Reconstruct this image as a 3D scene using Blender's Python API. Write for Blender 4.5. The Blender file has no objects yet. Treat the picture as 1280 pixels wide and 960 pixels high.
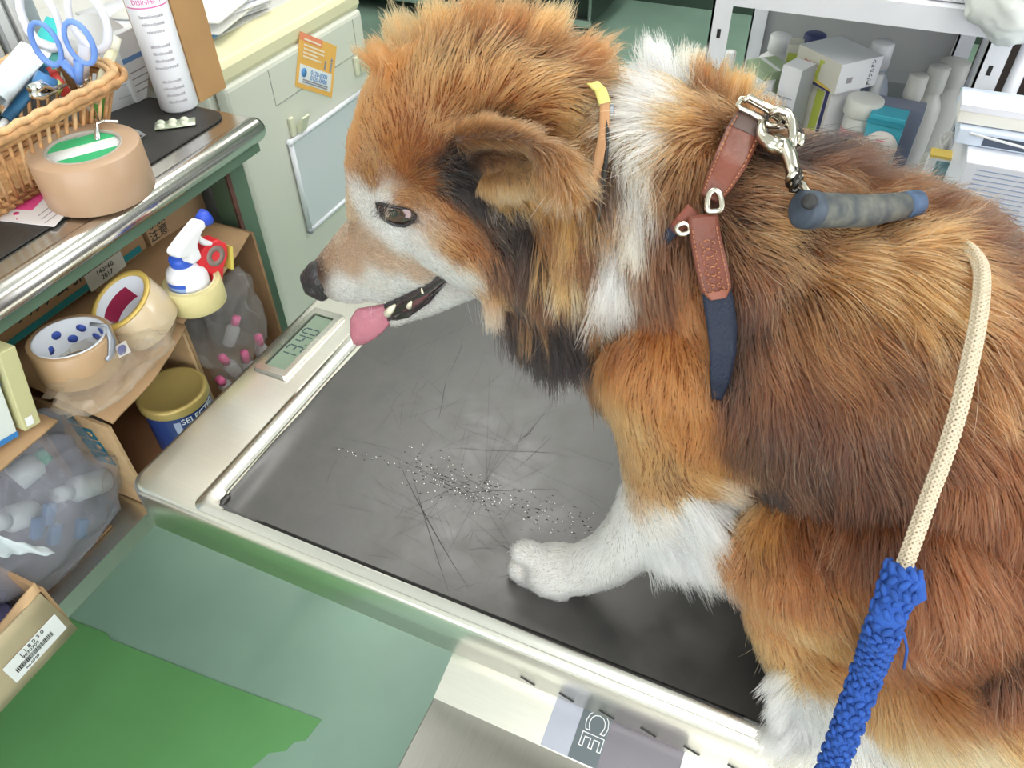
import bpy, bmesh, math, random
import numpy as np
from mathutils import Vector, Matrix, Euler
from mathutils.bvhtree import BVHTree
from mathutils.kdtree import KDTree
random.seed(7)
S = bpy.context.scene
COL = S.collection
PI = math.pi
V = Vector

# ------------------------------------------------------------------ camera
FPX = 960.0                                    # focal length in pixels of the 1280 px wide frame
CAM = V((0.0, 0.0, 0.62))                      # the examination table top is z = 0, the floor z = -0.80
PITCH, ROLL, YAW = math.radians(43.9), math.radians(-1.05), math.radians(24.8)
_cp, _sp, _cr, _sr = math.cos(PITCH), math.sin(PITCH), math.cos(ROLL), math.sin(ROLL)
_Z = Matrix.Rotation(YAW, 3, 'Z')
CF = _Z @ V((0, _cp, -_sp))
_r, _u = V((1, 0, 0)), V((0, _sp, _cp))
CR = _Z @ (_r*_cr + _u*_sr)
CU = _Z @ (-_r*_sr + _u*_cr)
cam = bpy.data.objects.new('camera', bpy.data.cameras.new('camera'))
COL.objects.link(cam)
cam.data.sensor_width = 36.0
cam.data.lens = FPX/1280*36.0
cam.data.clip_start = 0.02
cam.matrix_world = Matrix(((CR.x, CU.x, -CF.x, CAM.x), (CR.y, CU.y, -CF.y, CAM.y), (CR.z, CU.z, -CF.z, CAM.z), (0, 0, 0, 1)))
S.camera = cam

# ------------------------------------------------------------------ exposure, world, lights
S.view_settings.view_transform = 'Standard'
S.view_settings.look = 'None'
S.view_settings.gamma = 1.0
S.view_settings.use_curve_mapping = False
S.view_settings.exposure = 0.07
LAMP = 8.0                                     # brightness of the ceiling panels
S.cycles.max_bounces = 8
S.cycles.transparent_max_bounces = 24
W = bpy.data.worlds.new('daylight'); S.world = W; W.use_nodes = True
bg = W.node_tree.nodes['Background']
bg.inputs[0].default_value = (0.90, 0.95, 1.0, 1); bg.inputs[1].default_value = 1.6

def area(name, loc, target, sx, sy, power, col):
    l = bpy.data.lights.new(name, 'AREA'); l.shape = 'RECTANGLE'; l.size = sx; l.size_y = sy
    l.energy = power; l.color = col
    o = bpy.data.objects.new(name, l); COL.objects.link(o)
    o.location = loc
    o.rotation_euler = (V(target)-V(loc)).to_track_quat('-Z', 'Y').to_euler()
    return o
# daylight through the big windows behind and to the right of the camera, ceiling fluorescents
area('window_daylight', (0.4, -1.65, 0.62), (0.2, 0.6, 0.1), 2.6, 1.2, 34, (0.97, 0.98, 1.0))
area('side_window_daylight', (2.05, 0.9, 0.62), (0, 0.8, 0), 1.8, 1.2, 20, (0.95, 0.975, 1.0))

# ------------------------------------------------------------------ helpers
def ray(px, py):
    return (CF*FPX + CR*(px-640) - CU*(py-480)).normalized()
def at(px, py, x=None, y=None, z=None):
    """world point seen at a pixel of the 1280x960 frame, on a plane of constant x, y or z"""
    d = ray(px, py)
    if x is not None: t = (x-CAM.x)/d.x
    elif y is not None: t = (y-CAM.y)/d.y
    else: t = (z-CAM.z)/d.z
    return CAM + d*t
def depth(p): return (V(p)-CAM).dot(CF)

MATS = {}
def mat(name, col=(0.8, 0.8, 0.8), rough=0.5, metal=0.0, var=0.0, vscale=20.0, bump=0.0, bscale=60.0, trans=0.0,
        alpha=1.0, emit=0.0, coat=0.0, ior=1.45, stretch=None, sss=0.0):
    if name in MATS: return MATS[name]
    m = bpy.data.materials.new(name); m.use_nodes = True
    nt = m.node_tree; b = nt.nodes['Principled BSDF']
    c4 = (*col, 1)
    b.inputs['Base Color'].default_value = c4
    b.inputs['Roughness'].default_value = rough
    b.inputs['Metallic'].default_value = metal
    b.inputs['IOR'].default_value = ior
    b.inputs['Transmission Weight'].default_value = trans
    b.inputs['Alpha'].default_value = alpha
    b.inputs['Coat Weight'].default_value = coat
    if sss:
        b.inputs['Subsurface Weight'].default_value = sss
        b.inputs['Subsurface Radius'].default_value = (0.01, 0.004, 0.003)
    if emit:
        b.inputs['Emission Color'].default_value = c4
        b.inputs['Emission Strength'].default_value = emit
    src = None
    if var or bump:
        tc = nt.nodes.new('ShaderNodeTexCoord'); src = tc.outputs['Object']
        if stretch:
            mp = nt.nodes.new('ShaderNodeMapping'); mp.inputs['Scale'].default_value = stretch
            nt.links.new(src, mp.inputs['Vector']); src = mp.outputs['Vector']
    if var:
        n = nt.nodes.new('ShaderNodeTexNoise'); n.inputs['Scale'].default_value = vscale
        n.inputs['Detail'].default_value = 6
        nt.links.new(src, n.inputs['Vector'])
        r = nt.nodes.new('ShaderNodeValToRGB')
        r.color_ramp.elements[0].position = 0.3; r.color_ramp.elements[1].position = 0.7
        r.color_ramp.elements[0].color = tuple(max(0, c*(1-var)) for c in col)+(1,)
        r.color_ramp.elements[1].color = tuple(min(1, c*(1+var*0.6)) for c in col)+(1,)
        nt.links.new(n.outputs['Fac'], r.inputs['Fac'])
        nt.links.new(r.outputs['Color'], b.inputs['Base Color'])
    if bump:
        n = nt.nodes.new('ShaderNodeTexNoise'); n.inputs['Scale'].default_value = bscale
        n.inputs['Detail'].default_value = 4
        nt.links.new(src, n.inputs['Vector'])
        bp = nt.nodes.new('ShaderNodeBump'); bp.inputs['Strength'].default_value = min(1, bump)
        bp.inputs['Distance'].default_value = 0.002
        nt.links.new(n.outputs['Fac'], bp.inputs['Height'])
        nt.links.new(bp.outputs['Normal'], b.inputs['Normal'])
    MATS[name] = m
    return m

class MB:
    """collects shapes in world coordinates; build() links them as ONE mesh object"""
    def __init__(s): s.v = []; s.f = []; s.fm = []; s.mats = []; s.sm = []
    def add(s, vs, fs, smooth=False, m=None):
        o = len(s.v); s.v += [tuple(v) for v in vs]
        mi = 0
        if m is not None:
            if m not in s.mats: s.mats.append(m)
            mi = s.mats.index(m)
        for f in fs: s.f.append(tuple(i+o for i in f)); s.fm.append(mi); s.sm.append(smooth)
        return s
    def box(s, lo, hi, M=None, m=None):
        x0, y0, z0 = lo; x1, y1, z1 = hi
        vs = [V(p) for p in ((x0,y0,z0),(x1,y0,z0),(x1,y1,z0),(x0,y1,z0),(x0,y0,z1),(x1,y0,z1),(x1,y1,z1),(x0,y1,z1))]
        if M is not None: vs = [M @ v for v in vs]
        return s.add(vs, [(0,3,2,1),(4,5,6,7),(0,1,5,4),(1,2,6,5),(2,3,7,6),(3,0,4,7)], m=m)
    def rbox(s, lo, hi, r=0.005, seg=3, M=None, m=None, smooth=True):
        bm = bmesh.new(); bmesh.ops.create_cube(bm, size=1)
        lo, hi = V(lo), V(hi); c = (lo+hi)/2; d = hi-lo
        for v in bm.verts: v.co = V((v.co.x*d.x, v.co.y*d.y, v.co.z*d.z))+c
        r = min(r, min(d)*0.49)
        bmesh.ops.bevel(bm, geom=bm.edges[:], offset=r, segments=seg, profile=0.5, affect='EDGES')
        vs = [v.co.copy() for v in bm.verts]
        bm.verts.index_update()
        fs = [tuple(v.index for v in f.verts) for f in bm.faces]; bm.free()
        if M is not None: vs = [M @ v for v in vs]
        return s.add(vs, fs, smooth, m)
    def prism(s, pts, z0, z1, M=None, m=None, smooth=False):
        n = len(pts)
        vs = [V((p[0], p[1], z0)) for p in pts]+[V((p[0], p[1], z1)) for p in pts]
        if M is not None: vs = [M @ v for v in vs]
        return s.add(vs, [tuple(range(n-1, -1, -1)), tuple(range(n, 2*n))]+[(i, (i+1) % n, n+(i+1) % n, n+i) for i in range(n)], smooth, m)
    def lathe(s, prof, n=32, M=None, m=None, smooth=True, close=False, sy=1.0):
        """prof: list of (r, z) revolved round z"""
        vs = []; fs = []; k = len(prof)
        for i in range(n):
            a = 2*PI*i/n
            for r, z in prof: vs.append(V((r*math.cos(a), r*math.sin(a)*sy, z)))
        kk = k if close else k-1
        for i in range(n):
            j = (i+1) % n
            for q in range(kk):
                q2 = (q+1) % k
                fs.append((i*k+q, j*k+q, j*k+q2, i*k+q2))
        if M is not None: vs = [M @ v for v in vs]
        return s.add(vs, fs, smooth, m)
    def tube(s, pts, r, n=10, cap=True, m=None, closed=False, smooth=True, flat=1.0, up=None):
        pts = [V(p) for p in pts]; k = len(pts)
        rs = r if isinstance(r, (list, tuple)) else [r]*k
        vs = []; fs = []
        prev = None
        for i, p in enumerate(pts):
            if closed: t = pts[(i+1) % k]-pts[i-1]
            else: t = pts[min(i+1, k-1)]-pts[max(i-1, 0)]
            t.normalize()
            if prev is None:
                a = V(up) if up is not None else (V((0, 0, 1)) if abs(t.z) < 0.9 else V((1, 0, 0)))
            else: a = prev
            a = a - t*a.dot(t); a.normalize(); b = t.cross(a); prev = a
            for j in range(n):
                th = 2*PI*j/n
                vs.append(p + a*math.cos(th)*rs[i]*flat + b*math.sin(th)*rs[i])
        for i in range(k if closed else k-1):
            i2 = (i+1) % k
            for j in range(n):
                j2 = (j+1) % n
                fs.append((i*n+j, i*n+j2, i2*n+j2, i2*n+j))
        if cap and not closed:
            fs.append(tuple(range(n-1, -1, -1))); fs.append(tuple((k-1)*n+j for j in range(n)))
        return s.add(vs, fs, smooth, m)
    def grid(s, fn, nu, nv, m=None, smooth=True, thick=0.0):
        vs = [V(fn(u/(nu-1), v/(nv-1))) for u in range(nu) for v in range(nv)]
        fs = [(u*nv+v, (u+1)*nv+v, (u+1)*nv+v+1, u*nv+v+1) for u in range(nu-1) for v in range(nv-1)]
        if thick:
            # second skin offset along z-ish normal
            N = len(vs); off = []
            for u in range(nu):
                for v in range(nv):
                    a = vs[min(u+1, nu-1)*nv+v]-vs[max(u-1, 0)*nv+v]; b = vs[u*nv+min(v+1, nv-1)]-vs[u*nv+max(v-1, 0)]
                    nn = a.cross(b)
                    if nn.length > 0: nn.normalize()
                    off.append(vs[u*nv+v]-nn*thick)
            vs2 = vs+off
            fs2 = fs+[tuple(N+i for i in reversed(f)) for f in fs]
            for u in range(nu-1):
                for v in (0, nv-1):
                    a, b = u*nv+v, (u+1)*nv+v
                    fs2.append((a, b, N+b, N+a) if v else (b, a, N+a, N+b))
            for v in range(nv-1):
                for u in (0, nu-1):
                    a, b = u*nv+v, u*nv+v+1
                    fs2.append((b, a, N+a, N+b) if u else (a, b, N+b, N+a))
            return s.add(vs2, fs2, smooth, m)
        return s.add(vs, fs, smooth, m)
    def build(s, name, material=None, parent=None, org=None):
        me = bpy.data.meshes.new(name)
        off = V(org) if org is not None else V((0, 0, 0))
        if parent is not None: off = world_loc(parent) if org is None else V(org)
        me.from_pydata([tuple(V(v)-off) for v in s.v], [], s.f)
        if s.mats:
            for m in s.mats: me.materials.append(m)
            me.polygons.foreach_set('material_index', s.fm)
        elif material is not None: me.materials.append(material)
        me.polygons.foreach_set('use_smooth', s.sm)
        me.update()
        o = bpy.data.objects.new(name, me); COL.objects.link(o)
        if parent is not None:
            o.parent = parent; o.location = off-world_loc(parent)
        else: o.location = off
        WL[o.name] = off.copy()
        if any(s.sm) and not all(s.sm): pass
        return o
WL = {}
def world_loc(o): return WL.get(o.name, V((0, 0, 0)))
def tag(o, label=None, cat=None, group=None, kind=None):
    if label: o['label'] = label
    if cat: o['category'] = cat
    if group: o['group'] = group
    if kind: o['kind'] = kind
    return o
def thing(name, loc, label, cat, group=None):
    o = bpy.data.objects.new(name, None); COL.objects.link(o); o.location = loc; WL[o.name] = V(loc)
    o.empty_display_size = 0.02
    return tag(o, label, cat, group)
def dup(root, loc, label=None, rz=None):
    r = root.copy(); COL.objects.link(r); r.location = loc
    if rz is not None: r.rotation_euler.z = rz
    if label: r['label'] = label
    for ch in list(root.children):
        c = ch.copy(); COL.objects.link(c); c.parent = r
        for g in ch.children:
            d = g.copy(); COL.objects.link(d); d.parent = c
    return r
def bevel(o, w, seg=2):
    m = o.modifiers.new('bevel', 'BEVEL'); m.width = w; m.segments = seg; m.limit_method = 'ANGLE'; m.angle_limit = 0.6
    return o
def frame(o, xd, yd):
    """matrix with origin o, x axis xd, y axis yd (made orthonormal)"""
    x = V(xd).normalized(); y = V(yd); y = (y-x*y.dot(x)).normalized(); z = x.cross(y); o = V(o)
    return Matrix(((x.x, y.x, z.x, o.x), (x.y, y.y, z.y, o.y), (x.z, y.z, z.z, o.z), (0, 0, 0, 1)))
def text(body, M, size, material, parent, name='lettering', extrude=0.0002, align='CENTER', bold=0.0, sx=1.0):
    cu = bpy.data.curves.new(name, 'FONT'); cu.body = body; cu.size = size; cu.extrude = extrude/size if False else extrude
    cu.align_x = align; cu.align_y = 'CENTER'; cu.offset = bold; cu.resolution_u = 3
    t = bpy.data.objects.new(name, cu); COL.objects.link(t)
    dg = bpy.context.evaluated_depsgraph_get()
    me = bpy.data.meshes.new_from_object(t.evaluated_get(dg)); me.name = name
    bpy.data.objects.remove(t); bpy.data.curves.remove(cu)
    me.materials.clear(); me.materials.append(material)
    off = world_loc(parent) if parent is not None else V((0, 0, 0))
    me.transform(Matrix.Translation(-off) @ M @ Matrix.Diagonal((sx, 1, 1, 1)))
    o = bpy.data.objects.new(name, me); COL.objects.link(o); o.parent = parent
    return o
def panel(name, M, w, h, material, parent, t=0.0004):
    """thin printed panel: width w along M's x, height h along y, from M's origin at its centre"""
    return MB().box((-w/2, -h/2, 0), (w/2, h/2, t), M).build(name, material, parent)
def T(x, y, z): return Matrix.Translation((x, y, z))
def Rz(a): return Matrix.Rotation(a, 4, 'Z')
def Rx(a): return Matrix.Rotation(a, 4, 'X')
def Ry(a): return Matrix.Rotation(a, 4, 'Y')
def ico_template(sub=2):
    bm = bmesh.new(); bmesh.ops.create_icosphere(bm, subdivisions=sub, radius=1)
    vs = np.array([v.co[:] for v in bm.verts]); fs = [tuple(v.index for v in f.verts) for f in bm.faces]; bm.free()
    return vs, fs
NSTR = 230000
# ------------------------------------------------------------------ the room
def floor_material():
    m = mat('floor_sheet', (0.33, 0.49, 0.40), 0.36, var=0.16, vscale=3.0, bump=0.12, bscale=14)
    return m
FZ, CZ = -0.80, 1.75
XL, XR, YF, YB = -2.75, 2.15, -1.75, 4.4
tag(MB().box((XL-.1, YF-.1, FZ-.05), (XR+.1, YB+.1, FZ)).build('floor', floor_material()), kind='structure')
wallm = mat('wall_paint', (0.80, 0.79, 0.74), 0.7, var=0.04, vscale=2)
tag(MB().box((XL-.1, YF-.1, FZ), (XL, YB+.1, CZ)).build('wall_left', wallm), kind='structure')
tag(MB().box((XL, YB, FZ), (XR, YB+.1, CZ)).build('wall_back', mat('back_wall_paint', (0.16, 0.25, 0.18), 0.6, var=0.1, vscale=2)), kind='structure')
tag(MB().box((-1.55, YF, FZ), (-1.50, 1.55, CZ)).build('wall_side', wallm), kind='structure')
def wall_with_window(name, lo, hi, wlo, whi, axis):
    """wall slab with a rectangular opening; axis is the long horizontal axis (0 or 1)"""
    b = MB()
    def seg(a0, a1, z0, z1):
        l = list(lo); h = list(hi); l[axis], h[axis] = a0, a1; l[2], h[2] = z0, z1; b.box(l, h)
    seg(lo[axis], hi[axis], lo[2], wlo[1]); seg(lo[axis], hi[axis], whi[1], hi[2])
    seg(lo[axis], wlo[0], wlo[1], whi[1]); seg(whi[0], hi[axis], wlo[1], whi[1])
    return tag(b.build(name, wallm), kind='structure')
wall_with_window('wall_front', (XL, YF-.1, FZ), (XR, YF, CZ), (-1.0, 0.0), (1.8, 1.3), 0)
wall_with_window('wall_right', (XR, YF, FZ), (XR+.1, YB, CZ), (-0.1, 0.0), (1.9, 1.3), 1)
def window(name, p0, p1, axis, c):
    b = MB(); fw = 0.05
    a0, a1, z0, z1 = p0, p1, 0.0, 1.3
    for q0, q1, w0, w1 in ((a0, a1, z0, z0+fw), (a0, a1, z1-fw, z1), (a0, a0+fw, z0, z1), (a1-fw, a1, z0, z1), ((a0+a1)/2-fw/2, (a0+a1)/2+fw/2, z0, z1)):
        lo = [c-.03, c-.03, w0]; hi = [c+.03, c+.03, w1]; lo[axis], hi[axis] = q0, q1; b.box(lo, hi)
    w = tag(b.build(name, mat('white_frame', (0.8, 0.8, 0.8), 0.4)), kind='structure')
window('window_1', -1.0, 1.8, 0, YF-.05)
window('window_2', -0.1, 1.9, 1, XR+.05)
tag(MB().box((XL-.1, YF-.1, CZ), (XR+.1, YB+.1, CZ+.05)).build('ceiling', mat('ceiling_paint', (0.86, 0.86, 0.84), 0.8)), kind='structure')
# ceiling fluorescents, out of view above
lampm = mat('lamp_diffuser', (1.0, 0.975, 0.93), 0.5, emit=LAMP)
def ceiling_light(x, y, sx, sy, label):
    t = thing('ceiling_light', (x, y, CZ), label, 'ceiling light')
    MB().box((x-sx/2, y-sy/2, CZ-.05), (x+sx/2, y+sy/2, CZ)).build('fixture', mat('white_enamel', (.85, .85, .85), .3), t)
    MB().box((x-sx/2+.02, y-sy/2+.02, CZ-.056), (x+sx/2-.02, y+sy/2-.02, CZ-.050)).build('diffuser', lampm, t)
    return t
ceiling_light(-.85, 1.55, .62, 1.24, 'wide ceiling light panel above the far side of the table')
ceiling_light(-1.95, 1.2, .62, 1.24, 'added unseen light panel on the ceiling that brightens the mat')  # unseen panel added to brighten the reflection on the mat
ceiling_light(.75, 1.6, .62, 1.24, 'wide ceiling light panel above the steel shelving')
ceiling_light(-.7, 3.3, .5, 1.0, 'wide ceiling light panel at the far end of the room')
ceiling_light(.5, -.6, 1.24, .62, 'wide ceiling light panel behind the viewer')
# bright green patch of newer sheet on the floor, near the shelf tray
gm = mat('green_patch', (0.16, 0.40, 0.15), 0.38, var=0.10, vscale=5)
P = [(-1.35, .362), (-1.15, .352), (-1.07, .358), (-1.055, .350), (-1.04, .352), (-.80, .368), (-.577, .387), (-.583, .345), (-.60, .335), (-.605, .315), (-.63, .30), (-.66, .22), (-.66, -.6), (-1.5, -.6), (-1.5, .37)]
tag(MB().prism([(x, y) for x, y in P], FZ, FZ+.0015).build('floor_patch', gm), kind='structure')
# ------------------------------------------------------------------ the examination table with its built-in scale
def steel(name, col=(0.62, 0.61, 0.57), rough=0.27, var=.06, bump=.05, stretch=(4, 60, 60)):
    return mat(name, col, rough, 1.0, var=var, vscale=8, bump=bump, bscale=12, stretch=stretch)
st = steel('brushed_steel', (0.80, 0.785, 0.72), 0.30, var=.03, bump=.03)
st2 = steel('polished_steel', (0.72, 0.71, 0.67), 0.26, var=.02, bump=0)
tb = thing('examination_table', (0.15, 0.57, FZ), 'stainless steel examination table with a small weight display at its corner', 'table')
X0, X1, Y0, Y1 = -0.578, 0.95, 0.288, 0.88
def rrect(x0, y0, x1, y1, r, n=8):
    p = []
    for cx, cy, a in ((x1-r, y1-r, 0), (x0+r, y1-r, 90), (x0+r, y0+r, 180), (x1-r, y0+r, 270)):
        for i in range(n+1):
            t = math.radians(a+90*i/n); p.append((cx+r*math.cos(t), cy+r*math.sin(t)))
    return p
# top: plate with rounded corners whose edge rolls over into a fascia
b = MB(); prof = [(0.030, -0.0005), (0.008, 0.0), (0.0035, -0.001), (0.001, -0.0035), (0.0, -0.008), (0.0, -0.060), (0.004, -0.063), (0.03, -0.063)]
rings = [[V((x, y, z)) for x, y in rrect(X0+o, Y0+o, X1-o, Y1-o, max(.004, .022-o*.6))] for o, z in prof]
n = len(rings[0]); vs = [p for r in rings for p in r]; fs = []
for k in range(len(rings)-1):
    for i in range(n):
        j = (i+1) % n; fs.append((k*n+i, k*n+j, (k+1)*n+j, (k+1)*n+i))
fs = [tuple(reversed(f)) for f in fs]
b.add(vs, fs, True)
b.add(rings[0], [tuple(range(n))], False)
b.build('top', st, tb)
# raised lip of the weighing pan (a smooth ridge), outer and inner flank
def ridge(x0, y0, x1, y1, r, w, h, name):
    b = MB(); off = [(0, 0), (w*.2, h*.7), (w*.4, h), (w*.6, h), (w*.85, h*.6), (w, 0.0006)]
    R_ = [[V((x, y, z+.0002)) for x, y in rrect(x0+o, y0+o, x1-o, y1-o, r)] for o, z in off]
    n = len(R_[0]); vs = [p for q in R_ for p in q]; fs = []
    for k in range(len(R_)-1):
        for i in range(n):
            j = (i+1) % n; fs.append((k*n+i, (k+1)*n+i, (k+1)*n+j, k*n+j))
    fs = [tuple(reversed(f)) for f in fs]
    b.add(vs, fs, True); return b.build(name, st2, tb)
ridge(-.495, .2945, .94, .872, .012, .021, .0040, 'pan_rim')
# seam slots in the fascia
sd = mat('slot_dark', (0.02, 0.02, 0.02), .6)
for k in range(-1, 10):
    x = -.123+.0375*k
    if k < 0: continue
    MB().prism([(-.0075, .0012), (.0065, -.0045), (.0075, -.0022), (-.0065, .0035)], -.0006, .0003,
               frame((x, Y0, -.0525), (1, 0, 0), (0, 0, 1))).build('slot', sd, tb)
# weight display let into the corner
dz = .0045
bz = MB()
x0, x1, y0, y1 = -.564, -.517, .484, .613
o_ = rrect(x0, y0, x1, y1, .002, 3); i_ = rrect(x0+.0085, y0+.012, x1-.0085, y1-.012, .003, 3); n = len(o_)
o2 = rrect(x0+.002, y0+.002, x1-.002, y1-.002, .002, 3)
vs = [V((x, y, 0.0)) for x, y in o_]+[V((x, y, dz)) for x, y in o2]+[V((x, y, dz)) for x, y in i_]+[V((x, y, .0012)) for x, y in i_]
fs = [(k*n+i, k*n+(i+1) % n, (k+1)*n+(i+1) % n, (k+1)*n+i) for k in range(3) for i in range(n)]
bz.add(vs, fs)
ib = MB().prism(rrect(x0+.0083, y0+.0118, x1-.0083, y1-.0118, .003, 3), .0003, .0011)
db = bz.build('display_bezel', steel('bezel_steel', (.74, .72, .67), .22), tb)
xi0, xi1, yi0, yi1 = x0+.0085, x1-.0085, y0+.012, y1-.012
ib.build('screen_inner_shadow', mat('screen_shadow', (.02, .025, .02), .4), db)  # dark border paints the shadow inside the bezel
lc = MB().box((xi0+.0018, yi0+.0012, .0009), (xi1, yi1-.001, .0014)).build('screen', mat('lcd', (0.20, 0.27, 0.20), 0.45, var=.05, vscale=10), db)
lcd_ink = mat('lcd_ink', (0.035, 0.06, 0.07), .6)
SEG = {'1': 'bc', '3': 'abgcd', '4': 'fgbc', '0': 'abcdef', '7': 'abc'}
def seg_digit(b, M, ch_, w, h, t):
    s = {'a': ((0, h), (w, h)), 'b': ((w, h/2), (w, h)), 'c': ((w, 0), (w, h/2)), 'd': ((0, 0), (w, 0)), 'e': ((0, 0), (0, h/2)), 'f': ((0, h/2), (0, h)), 'g': ((0, h/2), (w, h/2))}
    for q in SEG[ch_]:
        (ax, ay), (bx, by) = s[q]; dx, dy = bx-ax, by-ay; L = math.hypot(dx, dy); dx /= L; dy /= L
        g = t*.55; ax += dx*g; ay += dy*g; bx -= dx*g; by -= dy*g; nx, ny = -dy*t/2, dx*t/2
        b.prism([(ax+nx, ay+ny), (ax-nx, ay-ny), (bx-nx, by-ny), (bx+nx, by+ny)], 0, .0002, M)
yy = yi0+.020
dg_ = MB()
for ch_, adv in (('1', .0150), ('3', .0190), ('4', .0150), ('0', .018)):
    seg_digit(dg_, frame((xi1-.0045, yy, .00145), (0, 1, 0), (-1, 0, 0)), ch_, .0092, .0205, .0019)
    if ch_ == '3': dg_.box((-.001, 0, 0), (.001, .002, .0002), frame((xi1-.0045, yy+.0145, .00145), (0, 1, 0), (-1, 0, 0)))
    yy += adv
dg_.build('digits', lcd_ink, db)
# underframe and the low steel control housing under the front edge
uf = MB()
uf.box((X0+.02, Y0+.02, -.09), (X1-.02, Y1-.02, -.0635))
uf.build('underframe', st, tb)
hs = MB()
pf = [(.86, -.1), (.06, -.1), (.06, -.40), (.86, -.40)]
M = frame((-.207, 0, 0), (0, 1, 0), (0, 0, 1))
hs.prism(pf, 0, .95, M)
bevel(hs.build('housing', steel('housing_steel_dim', (.40, .395, .37), .34, var=.05, stretch=(60, 4, 60)), tb), .0015, 2)  # darker steel copy; its dimmer reflection is put into the colour
MB().prism([(.86, -.0999), (.86, -.084), (.310, -.084), (.257, -.0999)], 0, .95, M).build('raised_strip', st, tb)  # tilt and brighter steel stand for the bright reflection on this strip
for x in (-.10, .62):
    MB().box((x, .35, FZ), (x+.10, .78, -.40)).build('leg', st, tb)
white_ink = mat('white_ink', (.75, .78, .78), .5); black_ink = mat('black_ink', (.03, .03, .03), .6)
Mp = frame((0, .257, -.0998), (1, 0, 0), (0, .053, .016))           # the tilted strip of the housing
pl = MB().box((-.0975, .0012, 0), (.0235, .06, .0006), Mp).build('name_plate', mat('plate_lilac', (.42, .44, .52), .25, .3), tb)
MB().box((-.0712, .0014, .0006), (-.0440, .06, .0010), Mp).build('plate_band', mat('plate_grey', (.11, .135, .15), .35), pl)
MB().box((-.0438, .0014, .0006), (.0232, .06, .0010), Mp).build('plate_field', mat('plate_mauve', (.22, .205, .235), .22, .5), pl)
Mt_ = Mp @ T(-.0565, .031, .0011) @ Rz(-PI/2)
text('CE', Mt_, .0285, white_ink, pl, bold=.0007)
text('CE', Mt_ @ T(0, 0, .0001), .0285, MATS['plate_grey'], pl, name='lettering_core', bold=-.0001)

# black rubber mat, its front left corner curled and frayed
def mat_black():
    m = bpy.data.materials.new('rubber_mat'); m.use_nodes = True; nt = m.node_tree; b = nt.nodes['Principled BSDF']
    L = nt.links; N = nt.nodes.new
    tc = N('ShaderNodeTexCoord')
    def mapping(rot, sc):
        mp = N('ShaderNodeMapping'); mp.inputs['Rotation'].default_value = (0, 0, rot); mp.inputs['Scale'].default_value = sc
        L.new(tc.outputs['Object'], mp.inputs['Vector']); return mp.outputs[0]
    # dusty wear
    w = N('ShaderNodeTexNoise'); w.inputs['Scale'].default_value = 22; w.inputs['Detail'].default_value = 8; w.inputs['Roughness'].default_value = .65
    L.new(tc.outputs['Object'], w.inputs['Vector'])
    r = N('ShaderNodeValToRGB'); r.color_ramp.elements[0].position = .35; r.color_ramp.elements[1].position = .72
    r.color_ramp.elements[0].color = (.017, .016, .016, 1); r.color_ramp.elements[1].color = (.044, .040, .037, 1)
    L.new(w.outputs['Fac'], r.inputs['Fac'])
    L.new(r.outputs['Color'], b.inputs['Base Color'])
    rr = N('ShaderNodeMapRange'); rr.inputs['From Min'].default_value = .3; rr.inputs['From Max'].default_value = .75
    rr.inputs['To Min'].default_value = .33; rr.inputs['To Max'].default_value = .50
    L.new(w.outputs['Fac'], rr.inputs['Value'])
    L.new(rr.outputs[0], b.inputs['Roughness'])
    bp = N('ShaderNodeBump'); bp.inputs['Strength'].default_value = .6; bp.inputs['Distance'].default_value = .0006; bp.invert = True
    L.new(w.outputs['Fac'], bp.inputs['Height']); L.new(bp.outputs[0], b.inputs['Normal'])
    b.inputs['Specular IOR Level'].default_value = 1.0
    MATS['rubber_mat'] = m; return m
mk = mat_black()
MX0, MY0, MX1, MY1 = -.4625, .3035, .93, .86
def matsurf(u, v):
    x = MX0+(MX1-MX0)*(u**1.6); y = MY0+(MY1-MY0)*(v**1.3)
    e = x-MX0
    z = .0042
    lift = math.exp(-(e/.012)**2)*math.exp(-((y-.318)/.10)**2)*.006
    z += lift
    # ragged left edge
    if u == 0: x += .0006*math.sin(y*60) + (.006 if .306 < y < .316 else 0)
    x += -.004*max(0, math.sin((y-.30)*9))*math.exp(-e/.03)
    return (x, y, z)
rm = MB().grid(matsurf, 90, 60, thick=.0035)
rmat = tag(rm.build('rubber_mat', mk), 'scratched black rubber mat lying on the steel examination table', 'mat')
# rows of tiny moulded dots; their glints are painted as bright metal
dm = mat('dot_glint_metal', (.85, .84, .80), .18, 1.0)
db_ = MB(); dd_ = MB(); rnd = random.Random(3)
dv, df = ico_template(1)
def mdot(x, y, sx, sy):
    (db_ if rnd.random() < .45 else dd_).add([V((x+v[0]*sx, y+v[1]*sy, .0043+v[2]*.0004)) for v in dv], df, True)
for i in range(430):
    t = rnd.random()
    px = 505+t*235+rnd.gauss(0, 5); py = 583+t*78+rnd.gauss(0, 13)
    if t > .5 and rnd.random() < .35: continue
    p = at(px, py, z=.0043)
    gx, gy = round(p.x/.0030)*.0030, round(p.y/.0042)*.0042
    mdot(gx+rnd.gauss(0, .0003), gy, rnd.uniform(.0006, .0017), rnd.uniform(.0004, .0007))
for i in range(26):
    t = i/26; p = at(418+t*88+rnd.gauss(0, 2), 560+t*24+rnd.gauss(0, 2), z=.0043); mdot(p.x, p.y, .0009, .0006)
tag(db_.build('mat_dots', dm, rmat), kind='stuff')
tag(dd_.build('mat_pits', mat('pit_black', (.004, .004, .004), .3), rmat), kind='stuff')

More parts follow.
